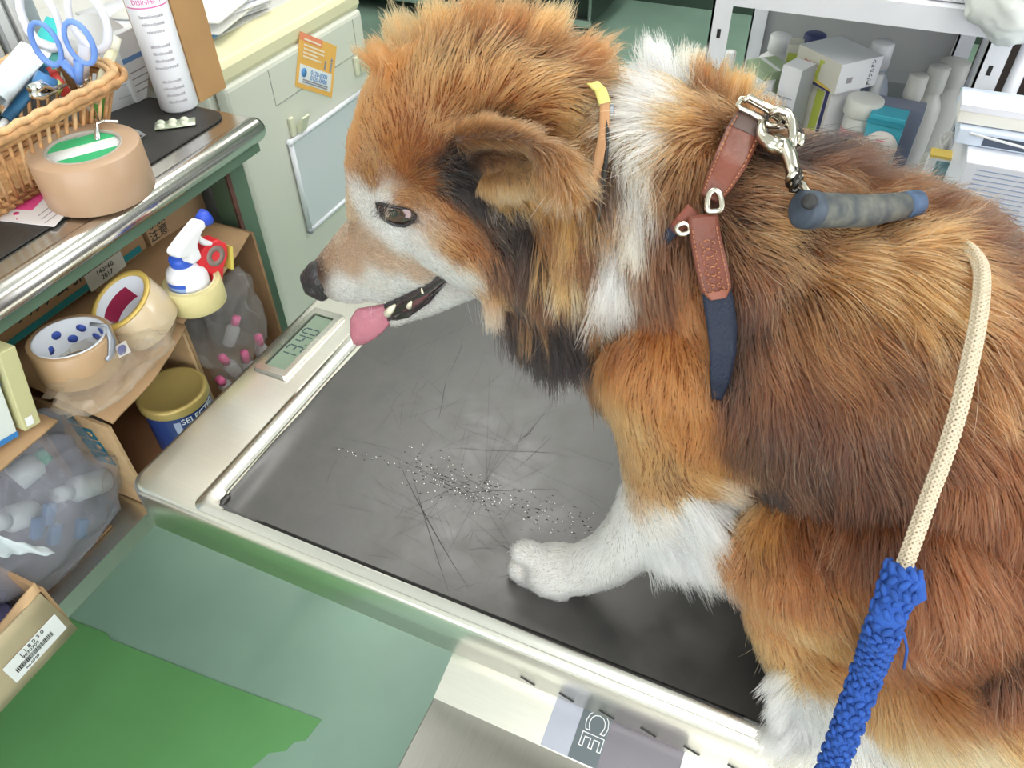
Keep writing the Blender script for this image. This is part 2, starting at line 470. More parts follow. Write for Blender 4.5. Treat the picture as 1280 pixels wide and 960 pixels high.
# claw scratches: hair-thin dull strips over the worn middle of the mat
scm = mat('scratch_dull', (.016, .015, .014), .5)
sc = MB(); rnd = random.Random(12)
def scratch(a, c, w, bend=0.0):
    a, c = V(a), V(c)
    if min(a.y, c.y) < MY0+.006 or min(a.x, c.x) < MX0+.012: return
    n = 6; d = (c-a); nn = V((-d.y, d.x, 0)).normalized(); L_ = []
    for i in range(n+1):
        u = i/n; p = a.lerp(c, u)+nn*(bend*math.sin(u*PI)+rnd.gauss(0, .0003)); ww = w*math.sin(PI*(.08+.84*u))
        L_ += [p+nn*ww, p-nn*ww]
    vs = [V((p.x, p.y, .00428)) for p in L_]
    sc.add(vs, [(2*i, 2*i+1, 2*i+3, 2*i+2) for i in range(n)])
def spx(x, y): return at(x, y, z=.0043)
for q in (((495, 570), (585, 735), .0005), ((515, 590), (560, 740), .0004), ((400, 700), (545, 640), .0002), ((420, 690), (560, 668), .0003), ((545, 620), (700, 612), .0003),
          ((560, 560), (700, 566), .0003), ((548, 525), (558, 470), .0004), ((560, 470), (580, 420), .0003), ((640, 590), (690, 545), .0003), ((505, 640), (590, 600), .0003),
          ((650, 549), (668, 532), .0005), ((300, 610), (335, 570), .0006), ((470, 560), (620, 640), .0003)):
    scratch(spx(*q[0]), spx(*q[1]), q[2], rnd.gauss(0, .002))
for i in range(170):
    x = rnd.gauss(565, 75); y = rnd.gauss(585, 85)
    if not (380 < x < 760 and 400 < y < 760): continue
    a_ = rnd.choice((-.6, -.9, .9, .3, -.35, 1.3))+rnd.gauss(0, .22); L = rnd.expovariate(1/38)+10
    scratch(spx(x, y), spx(x+L*math.cos(a_), y-L*math.sin(a_)), rnd.uniform(.00006, .00018), rnd.gauss(0, .0012))
tag(sc.build('scratches', scm, rmat), kind='stuff')
# ------------------------------------------------------------------ side counter with its lower tray
from mathutils import noise as mnoise
wht = mat('white_plastic', (.82, .83, .85), .35)
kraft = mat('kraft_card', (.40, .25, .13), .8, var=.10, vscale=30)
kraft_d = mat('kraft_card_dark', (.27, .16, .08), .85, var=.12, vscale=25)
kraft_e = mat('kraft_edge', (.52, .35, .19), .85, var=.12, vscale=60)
ct = thing('side_counter', (-.95, .2, FZ), 'steel-edged side counter with green painted frame standing along the left wall', 'counter')
cst = steel('counter_steel', (.62, .60, .57), .22, stretch=(60, 3, 60))
b = MB().box((-1.42, -.7, .150), (-.694, .722, .1895)); b.build('worktop', cst, ct)
b = MB().tube([(-.693, -.7, .1745), (-.693, .722, .1745), (-.693, .728, .1745), (-.693, .731, .1745)], [.0158, .0158, .0135, .008], 24, up=(0, 0, 1)); b.build('edge_tube', cst, ct)
grn = mat('green_paint', (.085, .15, .10), .4, var=.15, vscale=12)
MB().box((-.706, -.7, .1445), (-.692, .722, .160)).box((-.90, .715, .135), (-.71, .735, .150)).build('apron', grn, ct)
MB().box((-.762, .685, FZ), (-.730, .722, .150)).build('leg', grn, ct)
MB().box((-1.38, .685, FZ), (-1.35, .725, .128)).build('leg', grn, ct)
MB().box((-.745, -.65, FZ), (-.715, -.61, .128)).build('leg', grn, ct)
MB().box((-.7298, .684, FZ), (-.7265, .691, .138)).build('leg_gap_strip', mat('gap_dark_red', (.10, .04, .03), .5, var=.6, vscale=30), ct)  # thin dark reddish strip drawn for the gap line beside the leg
tz = -.158
MB().box((-1.38, -.7, tz-.004), (-.664, .68, tz)).box((-.666, -.7, tz-.026), (-.663, .68, tz+.001)).build('lower_tray', st, ct)
MB().box((-1.40, -.7, -.55), (-1.39, .70, .15)).build('back_panel', mat('counter_back', (.60, .60, .56), .7), ct)
MB().box((-1.39, .728, -.30), (-.76, .735, .13)).build('end_panel', mat('end_panel_white', (.62, .63, .66), .6), ct)
def rr(x0, y0, x1, y1, r): return rrect(x0, y0, x1, y1, r, 5)
tag(MB().prism(rr(-1.3, -.6, -.7235, .716, .022), .1902, .1922).build('counter_mat', mat('counter_mat_black', (.035, .033, .032), .42, var=.3, vscale=25, bump=.1, bscale=200)),
    'plain black mat covering the top of the side counter', 'mat')
CT = .1924
# ---- wicker basket
wick = mat('wicker', (.55, .30, .13), .6, var=.35, vscale=90)
wick2 = mat('wicker_light', (.70, .44, .22), .55, var=.30, vscale=90)
bk = thing('wicker_basket', (-.86, .50, CT), 'oblong woven wicker basket full of scissors and tubes on the black counter mat', 'basket')
bx0, bx1, by0, by1 = -.905, -.752, .20, .622
def brect(o, z, r=.045): return [V((x, y, z)) for x, y in rrect(bx0+o, by0+o, bx1-o, by1-o, r, 6)]
for k, (dz, do, rr_) in enumerate(((0, 0, .0042), (.0065, .001, .0045), (-.006, .002, .0042), (.003, .0055, .0042), (.0005, -.0045, .004))):
    pts = brect(do, .276+dz)
    pts = [p+V((mnoise.noise(p*40+V((k, 0, 0)))*.002, 0, mnoise.noise(p*35+V((0, k, 5)))*.002)) for p in pts]
    # subdivide the long runs so that the canes wave
    q = []
    for a, c in zip(pts, pts[1:]+pts[:1]):
        n = max(1, int((c-a).length/.012))
        for i in range(n):
            p = a.lerp(c, i/n); s = (p.x+p.y)*260+k*1.7
            q.append(p+V((math.cos(s)*.0012, 0, math.sin(s)*.0014)))
    MB().tube(q, rr_, 6, closed=True, up=(0, 0, 1)).build('rim_cane', wick2 if k % 2 else wick, bk)
top, bot = brect(.004, .272), brect(.030, CT+.010, .035)
def resample(pts, n):
    L = [0]
    P_ = pts+[pts[0]]
    for a, c in zip(P_[:-1], P_[1:]): L.append(L[-1]+(c-a).length)
    out = []
    for i in range(n):
        t = L[-1]*i/n
        for k in range(len(P_)-1):
            if L[k+1] >= t: out.append(P_[k].lerp(P_[k+1], (t-L[k])/max(1e-9, L[k+1]-L[k]))); break
    return out
NS = 84
tp, bt = resample(top, NS), resample(bot, NS)
for i in range(NS):
    a, c = tp[i], bt[i]
    MB().tube([a, a.lerp(c, .5)+V((0, 0, 0)), c], .0022, 5).build('upright_cane', wick if i % 3 else wick2, bk)
wv = MB()
for k in range(3):
    q = []
    for i, p in enumerate(resample(bot, 168)):
        s = 1 if (i+k) % 2 else -1
        cpt = (V((-.828, .41, 0))-V((p.x, p.y, 0))).normalized()
        q.append(V((p.x, p.y, CT+.006+k*.006))+cpt*s*.003)
    wv.tube(q, .0028, 5, closed=True, up=(0, 0, 1))
wv.build('base_weave', wick, bk)
MB().prism([(p.x, p.y) for p in brect(.032, 0, .03)], CT+.001, CT+.005).build('base', wick, bk)
# ---- scissors
def scissors(name, M, s, hm, bm_, label, group=None):
    t = thing(name, M.translation, label, 'scissors', group)
    for sd_ in (-1, 1):
        b = MB(); pts = []
        for k in range(18):
            a = 2*PI*k/18
            pts.append(M @ V((sd_*(.021+.0165*math.cos(a))*s + sd_*.002*s, (.052+.027*math.sin(a))*s, sd_*.0015*s)))
        b.tube(pts, .0042*s, 8, closed=True, flat=.8)
        b.tube([M @ V((sd_*.012*s, .030*s, sd_*.0015*s)), M @ V((-sd_*.001*s, 0, sd_*.001*s))], [.0065*s, .0045*s], 8)
        b.build('handle', hm, t)
        MB().prism([(-sd_*.001*s-.004*s, 0), (-sd_*.001*s+.004*s, 0), (-sd_*.004*s, -.075*s)], sd_*.0008*s, sd_*.0008*s+.001*s, M).build('blade', bm_, t)
    MB().tube([M @ V((0, -.004*s, -.003*s)), M @ V((0, -.004*s, .003*s))], .003*s, 10).build('pivot', bm_, t)
    return t
chrome = mat('chrome', (.8, .8, .8), .12, 1.0)
blue_h = mat('blue_handle', (.16, .30, .72), .35)
# blue pair: standing in the basket, handle plane facing the camera
p = at(100, 104, x=-.768)
scissors('scissors', frame(p, CR*1.0+V((0, 0, .05)), V((0.10, .06, 1))), 0.80, blue_h, chrome, 'small scissors with blue handles standing in the wicker basket')
p = at(106, 95, x=-.80)
scissors('scissors', frame(p, CR*1.0, V((-.05, .02, 1))), 1.15, mat('white_handle', (.80, .80, .88), .35), chrome, 'large scissors with white handles standing in the wicker basket')
# ---- other things in the basket
def stick(name, label, cat, p0, p1, r, m, capm=None, caplen=.25, group=None, r1=None):
    t = thing(name, p0, label, cat, group)
    p0, p1 = V(p0), V(p1); r1 = r1 or r
    MB().tube([p0, p0.lerp(p1, 1-caplen)], [r, r1], 12).build('body', m, t)
    MB().tube([p0.lerp(p1, 1-caplen), p1], [r1*1.1, r1*.8], 12).build('cap', capm or m, t)
    return t
stick('marker_pen', 'cream coloured pen standing beside the blue scissors', 'pen', at(118, 130, x=-.79), at(146, 47, x=-.79), .0062, mat('cream_plastic', (.78, .74, .52), .4), mat('cream_plastic2', (.82, .80, .66), .4), .2)
# squeezed ointment tube with a teal end, slanting out to the left
def flat_tube(name, label, a, c, w, m1, m2, crimp=True):
    a, c = V(a), V(c); t = thing(name, a, label, 'tube')
    ax = (c-a).normalized(); sdv = ax.cross(CF).normalized(); nn = sdv.cross(ax)
    def fn(u, v):
        th = 2*PI*v; k = 1-u*.93
        return a.lerp(c, u)+sdv*math.cos(th)*w*(1+.15*u)+nn*math.sin(th)*w*max(.08, k*.8)
    MB().grid(lambda u, v: fn(u*.74, v), 14, 21).build('body', m1, t)
    MB().grid(lambda u, v: fn(.74+u*.26, v), 8, 21).build('end_band', m2, t)
    MB().tube([a, a-ax*.018], [w*.55, w*.5], 12).build('cap', wht, t)
    return t
flat_tube('ointment_tube', 'silver squeezed tube with a teal end leaning out of the basket', at(18, 128, x=-.835), at(71, 25, x=-.835), .011, mat('foil_tube', (.70, .72, .72), .3, .5, var=.3, vscale=40), mat('teal', (.05, .52, .52), .4))
flat_tube('blue_pouch', 'dark blue and green flat pouch lying under the silver tube', at(8, 150, x=-.82), at(76, 62, x=-.82), .007, mat('navy_foil', (.03, .12, .24), .3, .2, var=.4, vscale=30), mat('green_foil', (.10, .40, .36), .3))
flat_tube('clear_syringe_pack', 'clear and pale blue plastic pack at the left of the basket', at(-8, 120, x=-.83), at(45, 60, x=-.83), .016, mat('pale_pack', (.66, .75, .80), .2, var=.2, vscale=50), mat('pale_pack2', (.85, .88, .9), .3))
stick('red_marker', 'red marker lying deep in the wicker basket', 'pen', at(84, 118, x=-.80), at(60, 86, x=-.82), .006, mat('red_plastic', (.55, .05, .04), .4))
stick('brown_tube', 'brown wooden stick standing behind the blue scissors', 'stick', at(95, 110, x=-.83), at(68, 62, x=-.86), .006, mat('brown_wood', (.20, .11, .05), .6))
stick('glue_stick', 'blue and yellow glue stick lying in the wicker basket', 'glue stick', at(44, 96, x=-.80), at(76, 112, x=-.79), .008, mat('blue_plastic', (.08, .25, .55), .35), mat('yellow_green', (.50, .60, .20), .4))
stick('green_pen', 'green marker standing behind the canes at the basket end', 'pen', at(120, 148, x=-.79), at(126, 112, x=-.79), .007, mat('leaf_green', (.10, .30, .04), .4))
t = thing('tweezers', at(45, 115, x=-.765), 'chrome clip lying over the basket rim', 'clip')
MB().tube([at(40, 112, x=-.765), at(52, 106, x=-.77), at(66, 112, x=-.77), at(82, 106, x=-.78)], [.006, .005, .003, .002], 8).build('arm', chrome, t)
MB().tube([at(40, 117, x=-.765), at(52, 121, x=-.765), at(70, 114, x=-.77)], [.005, .004, .002], 8).build('arm', chrome, t)
# oval fan of white paper
t = thing('paper_fan', at(150, 150, x=-.86), 'round white paper fan standing behind the wicker basket', 'fan')
Mf = frame(at(138, 98, x=-.87), (0.25, 1, 0), (-.15, 0, 1))
MB().lathe([(0, 0), (.066, 0), (.0665, .0008), (0, .0012)], 40, Mf @ Matrix.Diagonal((.85, 1.15, 1, 1))).build('sheet', mat('white_paper', (.80, .82, .84), .6), t)
MB().box((-.004, -.11, -.002), (.004, .05, -.0002), Mf).build('stick', kraft_e, t)
pn = mat('pencil_grey', (.45, .50, .55), .6)
for i in range(5): panel('print_line', Mf @ T(.012, .03-i*.014, .0013), .05-.006*i, .0012, pn, t)
# ---- packing tape on the counter
tan = mat('tape_tan', (.47, .31, .20), .34, var=.05, vscale=6)
def tape_roll(name, M, R, r, h, m, core, label, group=None):
    t = thing(name, M.translation, label, 'tape roll', group)
    MB().lathe([(r+.0025, h), (R-.001, h), (R, h-.001), (R, .001), (R-.001, 0), (r+.0025, 0), (r+.0025, h)], 56, M).build('tape', m, t)
    MB().lathe([(r, 0), (r+.0026, 0), (r+.0026, h+.0003), (r, h+.0003), (r, 0)], 56, M).build('core', core, t)
    return t
c = at(104, 183, z=.245)
t = tape_roll('tape_roll', T(c.x, c.y, CT), .0565, .0365, .0525, tan, mat('core_card', (.42, .38, .33), .7),
              'fat brown packing tape roll with a green and white label on the counter mat')
Ml = T(c.x, c.y, CT+.0495)
lab = MB().lathe([(0, 0), (.0363, 0), (.0363, .0006), (0, .0006)], 40, Ml).build('label_disc', mat('label_white', (.78, .80, .80), .5), t)
def chord(y0, y1, r, n=10):
    f = lambda y: math.sqrt(max(0, r*r-y*y))
    ys = [y0+(y1-y0)*i/n for i in range(n+1)]
    return [(f(y), y) for y in ys]+[(-f(y), y) for y in reversed(ys)]
gl = mat('label_green', (.03, .42, .16), .5)
ang = Rz(math.radians(58))
MB().prism(chord(.010, .030, .036), .0006, .0009, Ml @ ang).build('green_band', gl, lab)
MB().prism(chord(-.033, -.014, .036), .0006, .0009, Ml @ ang).build('green_band', gl, lab)
# loose metal fastener lying on the roll and the mat beside it
hk = thing('metal_hook', at(118, 160, z=.25), 'small grey metal fastener hanging over the brown tape roll', 'fastener')
MB().tube([at(122, 175, z=.243), at(120, 155, z=.252), at(128, 151, z=.252), at(148, 152, z=.25)], [.003, .0028, .0025, .0022], 6, flat=.5).build('wire', chrome, hk)
pb = thing('hinge_plate', at(168, 170, z=CT+.001), 'small steel plate with two holes lying beside the tape roll', 'fastener')
q = [at(*p_, z=CT+.002) for p_ in ((158, 160), (172, 163), (183, 169), (176, 174), (168, 180), (160, 176))]
MB().prism([(p_.x, p_.y) for p_ in q], CT+.001, CT+.003).build('plate', chrome, pb)
for q in ((168, 168), (175, 170)):
    q = at(*q, z=CT+.003); MB().lathe([(0, 0), (.0022, 0), (.0022, .0003), (0, .0003)], 12, T(q.x, q.y, CT+.003)).build('hole', sd, pb)
# appointment card
cd = [at(*p_, z=CT) for p_ in ((-12, 275), (68, 284), (106, 243), (40, 222))]
t = thing('appointment_card', cd[1], 'white printed card with a pink panel under the tape roll', 'card')
ex = (cd[1]-cd[0]).normalized(); ey = (cd[3]-cd[0]).normalized()
Mc = frame(cd[1], V((-.35, -1, 0)), V((-1, .35, 0)))
Mc = frame(cd[1], V((-.93, -.33, 0)), V((-.33, .93, 0)))
MB().prism([(p_.x, p_.y) for p_ in cd], CT+.0002, CT+.0012).build('card', mat('card_white', (.80, .78, .80), .5), t)
pk = mat('card_pink', (.75, .08, .28), .5)
pq = [at(*p_, z=CT+.0013) for p_ in ((12, 261), (40, 263), (63, 239), (37, 238))]
MB().prism([(p_.x, p_.y) for p_ in pq], CT+.0012, CT+.0015).build('pink_panel', pk, t)
for a_, b_ in (((16, 268), (24, 266)), ((20, 274), (22, 274)), ((52, 228), (60, 227))):
    a2, b2 = at(*a_, z=CT+.0013), at(*b_, z=CT+.0013)
    MB().lathe([(0, 0), ((a2-b2).length/2, 0), ((a2-b2).length/2, .0003), (0, .0003)], 12, T((a2.x+b2.x)/2, (a2.y+b2.y)/2, CT+.0012)).build('mark', pk, t)
gp = mat('print_grey', (.35, .33, .36), .6)
for (a_, b_) in (((0, 256), (40, 228)), ((48, 270), (78, 246)), ((52, 274), (84, 250)), ((56, 279), (90, 254))):
    a2, b2 = at(*a_, z=CT+.0013), at(*b_, z=CT+.0013)
    MB().box((0, -.0006, 0), ((b2-a2).length, .0006, .0002), frame(a2, b2-a2, V((0, 0, 1)).cross(b2-a2))).build('print_line', gp, t)
# blister pack
a2, b2 = at(194, 160, z=CT), at(245, 153, z=CT)
t = thing('blister_pack', a2, 'small foil blister pack lying beside the white spray bottle', 'blister pack')
Mb = frame(a2, b2-a2, V((0, 0, 1)).cross(b2-a2)); L = (b2-a2).length
MB().rbox((0, -.011, .001), (L, .011, .0026), .001, 1, Mb).build('foil', mat('foil_green', (.55, .62, .48), .3, .6), t)
for i in range(3):
    for j in (-1, 1):
        MB().lathe([(.0052, 0), (.0048, .002), (.003, .0036), (0, .0042)], 12, Mb @ T(L*(.15+.29*i), j*.0055, .0026)).build('pocket', mat('pill_pocket', (.72, .76, .62), .2), t)
# tall white spray bottle
c = at(225, 133, z=CT); c.z = CT
t = thing('foam_bottle', c, 'tall white disinfectant bottle with a pink line standing on the counter mat', 'bottle')
H = .165; R = .0240
bo = MB().lathe([(0, 0), (R-.003, 0), (R, .003), (R, H-.006), (R-.002, H-.001), (R-.0045, H)], 40, T(*c)).build('body', mat('bottle_white', (.86, .87, .92), .3), t)
MB().lathe([(R-.005, H-.001), (R-.005, H+.012), (R-.008, H+.014), (.012, H+.02), (.012, H+.035), (0, H+.036)], 32, T(*c)).build('cap', mat('cap_white', (.8, .84, .95), .35), t)
def band(z0, z1, m, a0=0, a1=2*PI, r=R+.0002, name='print_band', c=c, t=None, parent=None):
    def fn(u, v): a = a0+(a1-a0)*u; return V((c.x+r*math.cos(a), c.y+r*math.sin(a), c.z+z0+(z1-z0)*v))
    return MB().grid(fn, 24, 2).build(name, m, parent)
fa = math.atan2(-c.y, -c.x)
pm = mat('print_magenta', (.70, .16, .42), .4)
band(H-.038, H-.0365, pm, fa-1.2, fa+1.2, parent=bo)
def wraptext(s, c, r, z, size, m, parent, a0):
    # lettering bent round a cylinder
    me = text(s, Matrix.Identity(4), size, m, None, 'lettering')
    off = world_loc(parent)
    for v in me.data.vertices:
        a = a0+v.co.x/r; rr2 = r+.0003+v.co.z
        v.co = V((c.x+rr2*math.cos(a), c.y+rr2*math.sin(a), c.z+z+v.co.y))-off
    me.parent = parent; return me
wraptext('DISINFECT', c, R, H-.031, .0075, pm, bo, fa)
for i in range(13):
    if i in (3, 8): continue
    wraptext(random.choice(['iiliniilnimliil', 'nilimnilinimii', 'limniiilinmiinli', 'mininliimi']), c, R, H-.047-.0085*i, .0052, gp, bo, fa)
# brown carton standing behind
c0 = at(262, 120, z=CT)
t = thing('brown_carton', (c0.x, c0.y, CT), 'tall narrow brown cardboard carton standing at the counter end beside the fridge', 'carton')
bevel(MB().box((c0.x-.075, c0.y-.022, CT), (c0.x+.004, c0.y+.030, CT+.24)).build('body', mat('carton_brown', (.42, .24, .10), .7, var=.08, vscale=20), t), .001)
MB().box((c0.x-.010, c0.y-.0226, CT+.001), (c0.x+.0005, c0.y-.0222, CT+.24)).build('sealing_tape', mat('carton_tape', (.46, .29, .14), .3), t)
# label card behind the bottle (a small white printed box)
cc = at(192, 118, z=CT)
t = thing('printed_box', (cc.x, cc.y, CT), 'small white printed box standing behind the foam bottle', 'box')
bevel(MB().box((cc.x-.03, cc.y-.03, CT), (cc.x, cc.y+.012, CT+.085)).build('body', mat('box_white', (.78, .80, .83), .5), t), .001)
MB().box((cc.x+.0001, cc.y-.03, CT+.05), (cc.x+.0004, cc.y+.012, CT+.056)).build('print_band', mat('print_blue', (.15, .30, .60), .5), t)
for i in range(4): MB().box((cc.x+.0001, cc.y-.025, CT+.012+i*.008), (cc.x+.0003, cc.y+.006, CT+.0135+i*.008)).build('print_line', gp, t)
# ---- back of the counter: files, green mesh basket, grey tray
gmesh = mat('green_mesh', (.42, .56, .40), .5)
t = thing('mesh_basket', (-1.02, .50, CT), 'pale green perforated plastic basket behind the wicker basket', 'basket')
MB().box((-1.12, .30, CT), (-.985, .585, CT+.15)).build('body', gmesh, t)
hb = MB()
for j in range(12):
    for k in range(9):
        hb.box((-.9852, .32+j*.022, CT+.02+k*.014), (-.9845, .326+j*.022, CT+.028+k*.014))
hb.build('holes', sd, t)['kind'] = 'stuff'
fm = [mat('file_a', (.62, .66, .60), .5), mat('file_b', (.72, .72, .66), .5), mat('file_c', (.50, .54, .55), .5)]
for i in range(4):
    y0 = .600+i*.0255
    t = thing('file_binder', (-1.05, y0, CT), ['pale green', 'cream', 'grey', 'white', 'sage green', 'ivory', 'blue grey'][i]+' file standing in the row of files behind the wicker basket', 'file', 'files behind the basket')
    cm = mat('file_%d' % i, [(.50, .58, .48), (.70, .68, .58), (.42, .45, .47), (.78, .79, .78), (.45, .52, .46), (.72, .70, .62), (.50, .58, .66)][i], .5)
    MB().rbox((-1.20, y0, CT), (-1.0, y0+.0195, CT+.17-.006*(i % 3)), .002, 1, smooth=False).build('cover', cm, t)
    MB().box((-1.0, y0+.004, CT+.05), (-.9994, y0+.0155, CT+.12)).build('spine_label', mat('box_white'), t)
t = thing('document_tray', (-1.08, .40, .37), 'white letter tray with papers above the green mesh basket', 'tray')
MB().box((-1.22, .12, .365), (-.945, .56, .372)).build('shelf', mat('tray_white', (.80, .80, .84), .4), t)
for y in (.13, .55): MB().tube([(-1.2, y, CT), (-1.2, y, .366)], .004, 8).build('post', chrome, t)
t = thing('grey_tray', (-1.05, .84, .26), 'blue grey shallow tray of instruments at the back of the counter', 'tray')
MB().rbox((-1.25, .712, CT), (-1.03, .735, CT+.16), .004, 2, smooth=False).build('body', mat('tray_grey', (.45, .52, .58), .4, var=.1), t)
MB().rbox((-1.24, .704, CT+.161), (-1.02, .737, CT+.171), .003, 2).build('lid', mat('tray_pale', (.68, .74, .80), .3), t)
# ------------------------------------------------------------------ cartons and odds and ends under the counter
def wavy_flap(name, pts_in, pts_out, m, parent, th=.003, amp=.003, seed=0):
    """slightly warped sheet of card between two polylines"""
    n = len(pts_in)
    def fn(u, v):
        k = u*(n-1); i = min(n-2, int(k)); f = k-i
        a = V(pts_in[i]).lerp(V(pts_in[i+1]), f); c = V(pts_out[i]).lerp(V(pts_out[i+1]), f)
        p_ = a.lerp(c, v); p_.z += mnoise.noise(p_*18+V((seed, 0, 0)))*amp; return p_
    return MB().grid(fn, 6*n, 6, thick=th).build(name, m, parent)
Z1 = .045
# right carton: open to the front, top board under the spray bottle
t = thing('open_carton', (-.83, .58, tz), 'cardboard carton lying open to the front below the spray bottle', 'carton')
XF = -.668
wavy_flap('top_flap', [(-1.0, .505, Z1), (-1.0, .60, Z1), (-1.0, .675, Z1)], [(XF+.01, .487, Z1-.006), (XF+.004, .57, Z1+.004), (XF-.03, .668, Z1)], kraft, t, seed=3)
MB().box((-1.0, .500, tz+.003), (XF-.01, .504, Z1-.004)).build('side_panel', kraft, t)
MB().box((-1.0, .672, tz+.003), (XF-.03, .676, Z1)).build('side_panel', kraft_d, t)
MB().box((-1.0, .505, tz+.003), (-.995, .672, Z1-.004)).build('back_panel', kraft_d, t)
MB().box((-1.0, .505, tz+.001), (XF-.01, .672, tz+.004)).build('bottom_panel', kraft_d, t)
# middle carton, with the blue can inside
t = thing('open_carton', (-.83, .42, tz), 'cardboard carton with teal printed marks holding the blue can', 'carton')
wavy_flap('top_flap', [(-1.0, .352, Z1-.012), (-1.0, .43, Z1), (-1.0, .497, Z1)], [(XF+.012, .352, -.004), (XF+.018, .42, .012), (XF+.008, .492, .028)], kraft, t, amp=.006, seed=9)
MB().box((-1.0, .349, tz+.003), (XF+.004, .353, -.010)).build('side_panel', kraft_e, t)
MB().box((-1.0, .494, tz+.003), (XF-.008, .498, Z1-.004)).build('side_panel', kraft_e, t)
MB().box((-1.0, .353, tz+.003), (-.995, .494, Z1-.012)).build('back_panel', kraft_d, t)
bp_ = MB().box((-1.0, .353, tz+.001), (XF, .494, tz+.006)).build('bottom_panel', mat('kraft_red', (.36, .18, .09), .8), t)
teal = mat('teal_print', (.02, .17, .24), .6)
Mm = frame((-.712, .3488, -.045), (.18, 0, -1), (1, 0, .18))
for i in range(4):
    for j in range(2):
        if i == 0 and j == 1: continue
        MB().box((-.036+i*.021, -.018+j*.018, 0), (-.018+i*.021, -.002+j*.018, .0006), Mm).build('printed_mark', teal, t)
for i in range(1, 4): MB().lathe([(0, 0), (.0045, 0), (.0045, .0009), (0, .0009)], 5, Mm @ T(-.027+i*.021, .008, 0)).build('printed_symbol', kraft_e, t)
# left carton
t = thing('open_carton', (-.83, .22, tz), 'cardboard carton at the left, stuffed with the big grey plastic bag', 'carton')
wavy_flap('top_flap', [(-1.0, -.05, Z1), (-1.0, .15, Z1), (-1.0, .305, Z1)], [(XF+.004, -.05, Z1-.01), (XF+.004, .15, Z1-.006), (XF, .308, Z1-.008)], kraft, t, seed=5)
MB().box((-1.0, .322, tz+.003), (-.745, .326, Z1-.014)).build('side_panel', kraft, t)
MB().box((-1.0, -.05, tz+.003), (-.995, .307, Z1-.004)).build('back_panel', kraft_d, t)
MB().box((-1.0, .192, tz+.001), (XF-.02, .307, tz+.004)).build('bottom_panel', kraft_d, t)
# blue can
c = at(213, 485, z=-.035)
t = thing('food_can', (c.x, c.y, tz+.006), 'dark blue can with a gold lid standing inside the middle carton', 'can')
R = .040; z0 = tz+.006; z1 = -.040
bo = MB().lathe([(0, z0), (R-.002, z0), (R, z0+.002), (R, z1-.004), (R-.002, z1)], 40, T(c.x, c.y, 0)).build('body', mat('can_navy', (.02, .04, .16), .3), t)
MB().lathe([(R+.0025, z1-.010), (R+.003, z1), (R+.001, z1+.003), (R-.003, z1+.003), (R-.004, z1+.001), (0, z1+.001)], 40, T(c.x, c.y, 0)).build('lid', mat('can_gold', (.42, .32, .11), .35, .3), t)
fa = math.atan2(-c.y, -c.x)
cz = V((c.x, c.y, 0))
wraptext('SELECTED', cz, R, z1-.020, .012, white_ink, bo, fa+.55)
wraptext('COFFEE', cz, R, z1-.034, .012, mat('can_copper', (.50, .20, .08), .5), bo, fa+.5)
def cband(a0, a1, z0, z1, m, nm='print_band'):
    return MB().grid(lambda u, v: V((c.x+(R+.0003)*math.cos(a0+(a1-a0)*u), c.y+(R+.0003)*math.sin(a0+(a1-a0)*u), z0+(z1-z0)*v)), 8, 2).build(nm, m, bo)
cband(fa-.35, fa-.15, z1-.075, z1-.018, mat('can_pale', (.35, .40, .55), .4))
# masking tape roll with the little spray bottle standing in it
c = at(238, 350, z=.083)
t = tape_roll('masking_tape', T(c.x, c.y, Z1+.006), .034, .026, .031, mat('tape_cream', (.62, .55, .27), .5, var=.06, vscale=80), mat('core_cream', (.70, .62, .40), .6),
              'cream masking tape roll standing on the right carton with the spray bottle in it')
c = c + V((-.003, 0, 0))
t = thing('spray_bottle', (c.x, c.y, Z1+.006), 'small white trigger spray bottle with blue collar standing in the masking tape', 'spray bottle')
zb = Z1+.007; R = .0235; Tm = T(c.x, c.y, zb)
K = .86
bo = MB().lathe([(0, 0), (R-.003, 0), (R, .003), (R, .045*K), (R-.002, .053*K), (R-.009, .060*K), (.012, .063*K)], 36, Tm).build('body', mat('bottle_white'), t)
MB().lathe([(.0125, .062*K), (.0135, .063*K), (.0135, .073*K), (.011, .076*K), (0, .076*K)], 30, Tm).build('collar', mat('collar_blue', (.03, .10, .55), .35), t)
fa = math.atan2(-c.y, -c.x)
MB().grid(lambda u, v: V((c.x+(R+.0003)*math.cos(fa-1.25+.95*u), c.y+(R+.0003)*math.sin(fa-1.25+.95*u), zb+.004+.030*v)), 10, 2).build('label', mat('label_pale_blue', (.30, .42, .70), .5), bo)
MB().grid(lambda u, v: V((c.x+(R+.0005)*math.cos(fa-1.25+1.0*u), c.y+(R+.0005)*math.sin(fa-1.25+1.0*u), zb+.034+.005*v)), 10, 2).build('label_band', MATS['collar_blue'], bo)
# trigger head: profile in the (y,z) plane, nozzle towards +y
Mh = frame((c.x+.009, c.y, zb+.073*K), (0, 1, 0), (0, 0, 1))
pf = [(-.008, 0), (-.008, .014), (-.022, .022), (-.026, .029), (-.022, .034), (-.004, .041), (.022, .049), (.030, .049), (.030, .036), (.022, .034), (.009, .022), (.009, 0)]
pf = [(x*.95, y*.82) for x, y in pf]
hd = MB().prism(pf, 0, .018, Mh).build('trigger_head', wht, t); bevel(hd, .004, 3)
tr = MB().prism([(x*.95, y*.82) for x, y in [(.014, .026), (.020, .030), (.026, .018), (.036, .006), (.033, .002), (.022, .010)]], .005, .013, Mh).build('trigger', wht, t); bevel(tr, .002, 2)
MB().lathe([(0, 0), (.0065, 0), (.0085, .004), (.0105, .011), (0, .012)], 20, Mh @ T(.0280, .0355, .009) @ Ry(PI/2)).build('nozzle', mat('nozzle_blue', (.03, .08, .55), .4), t)
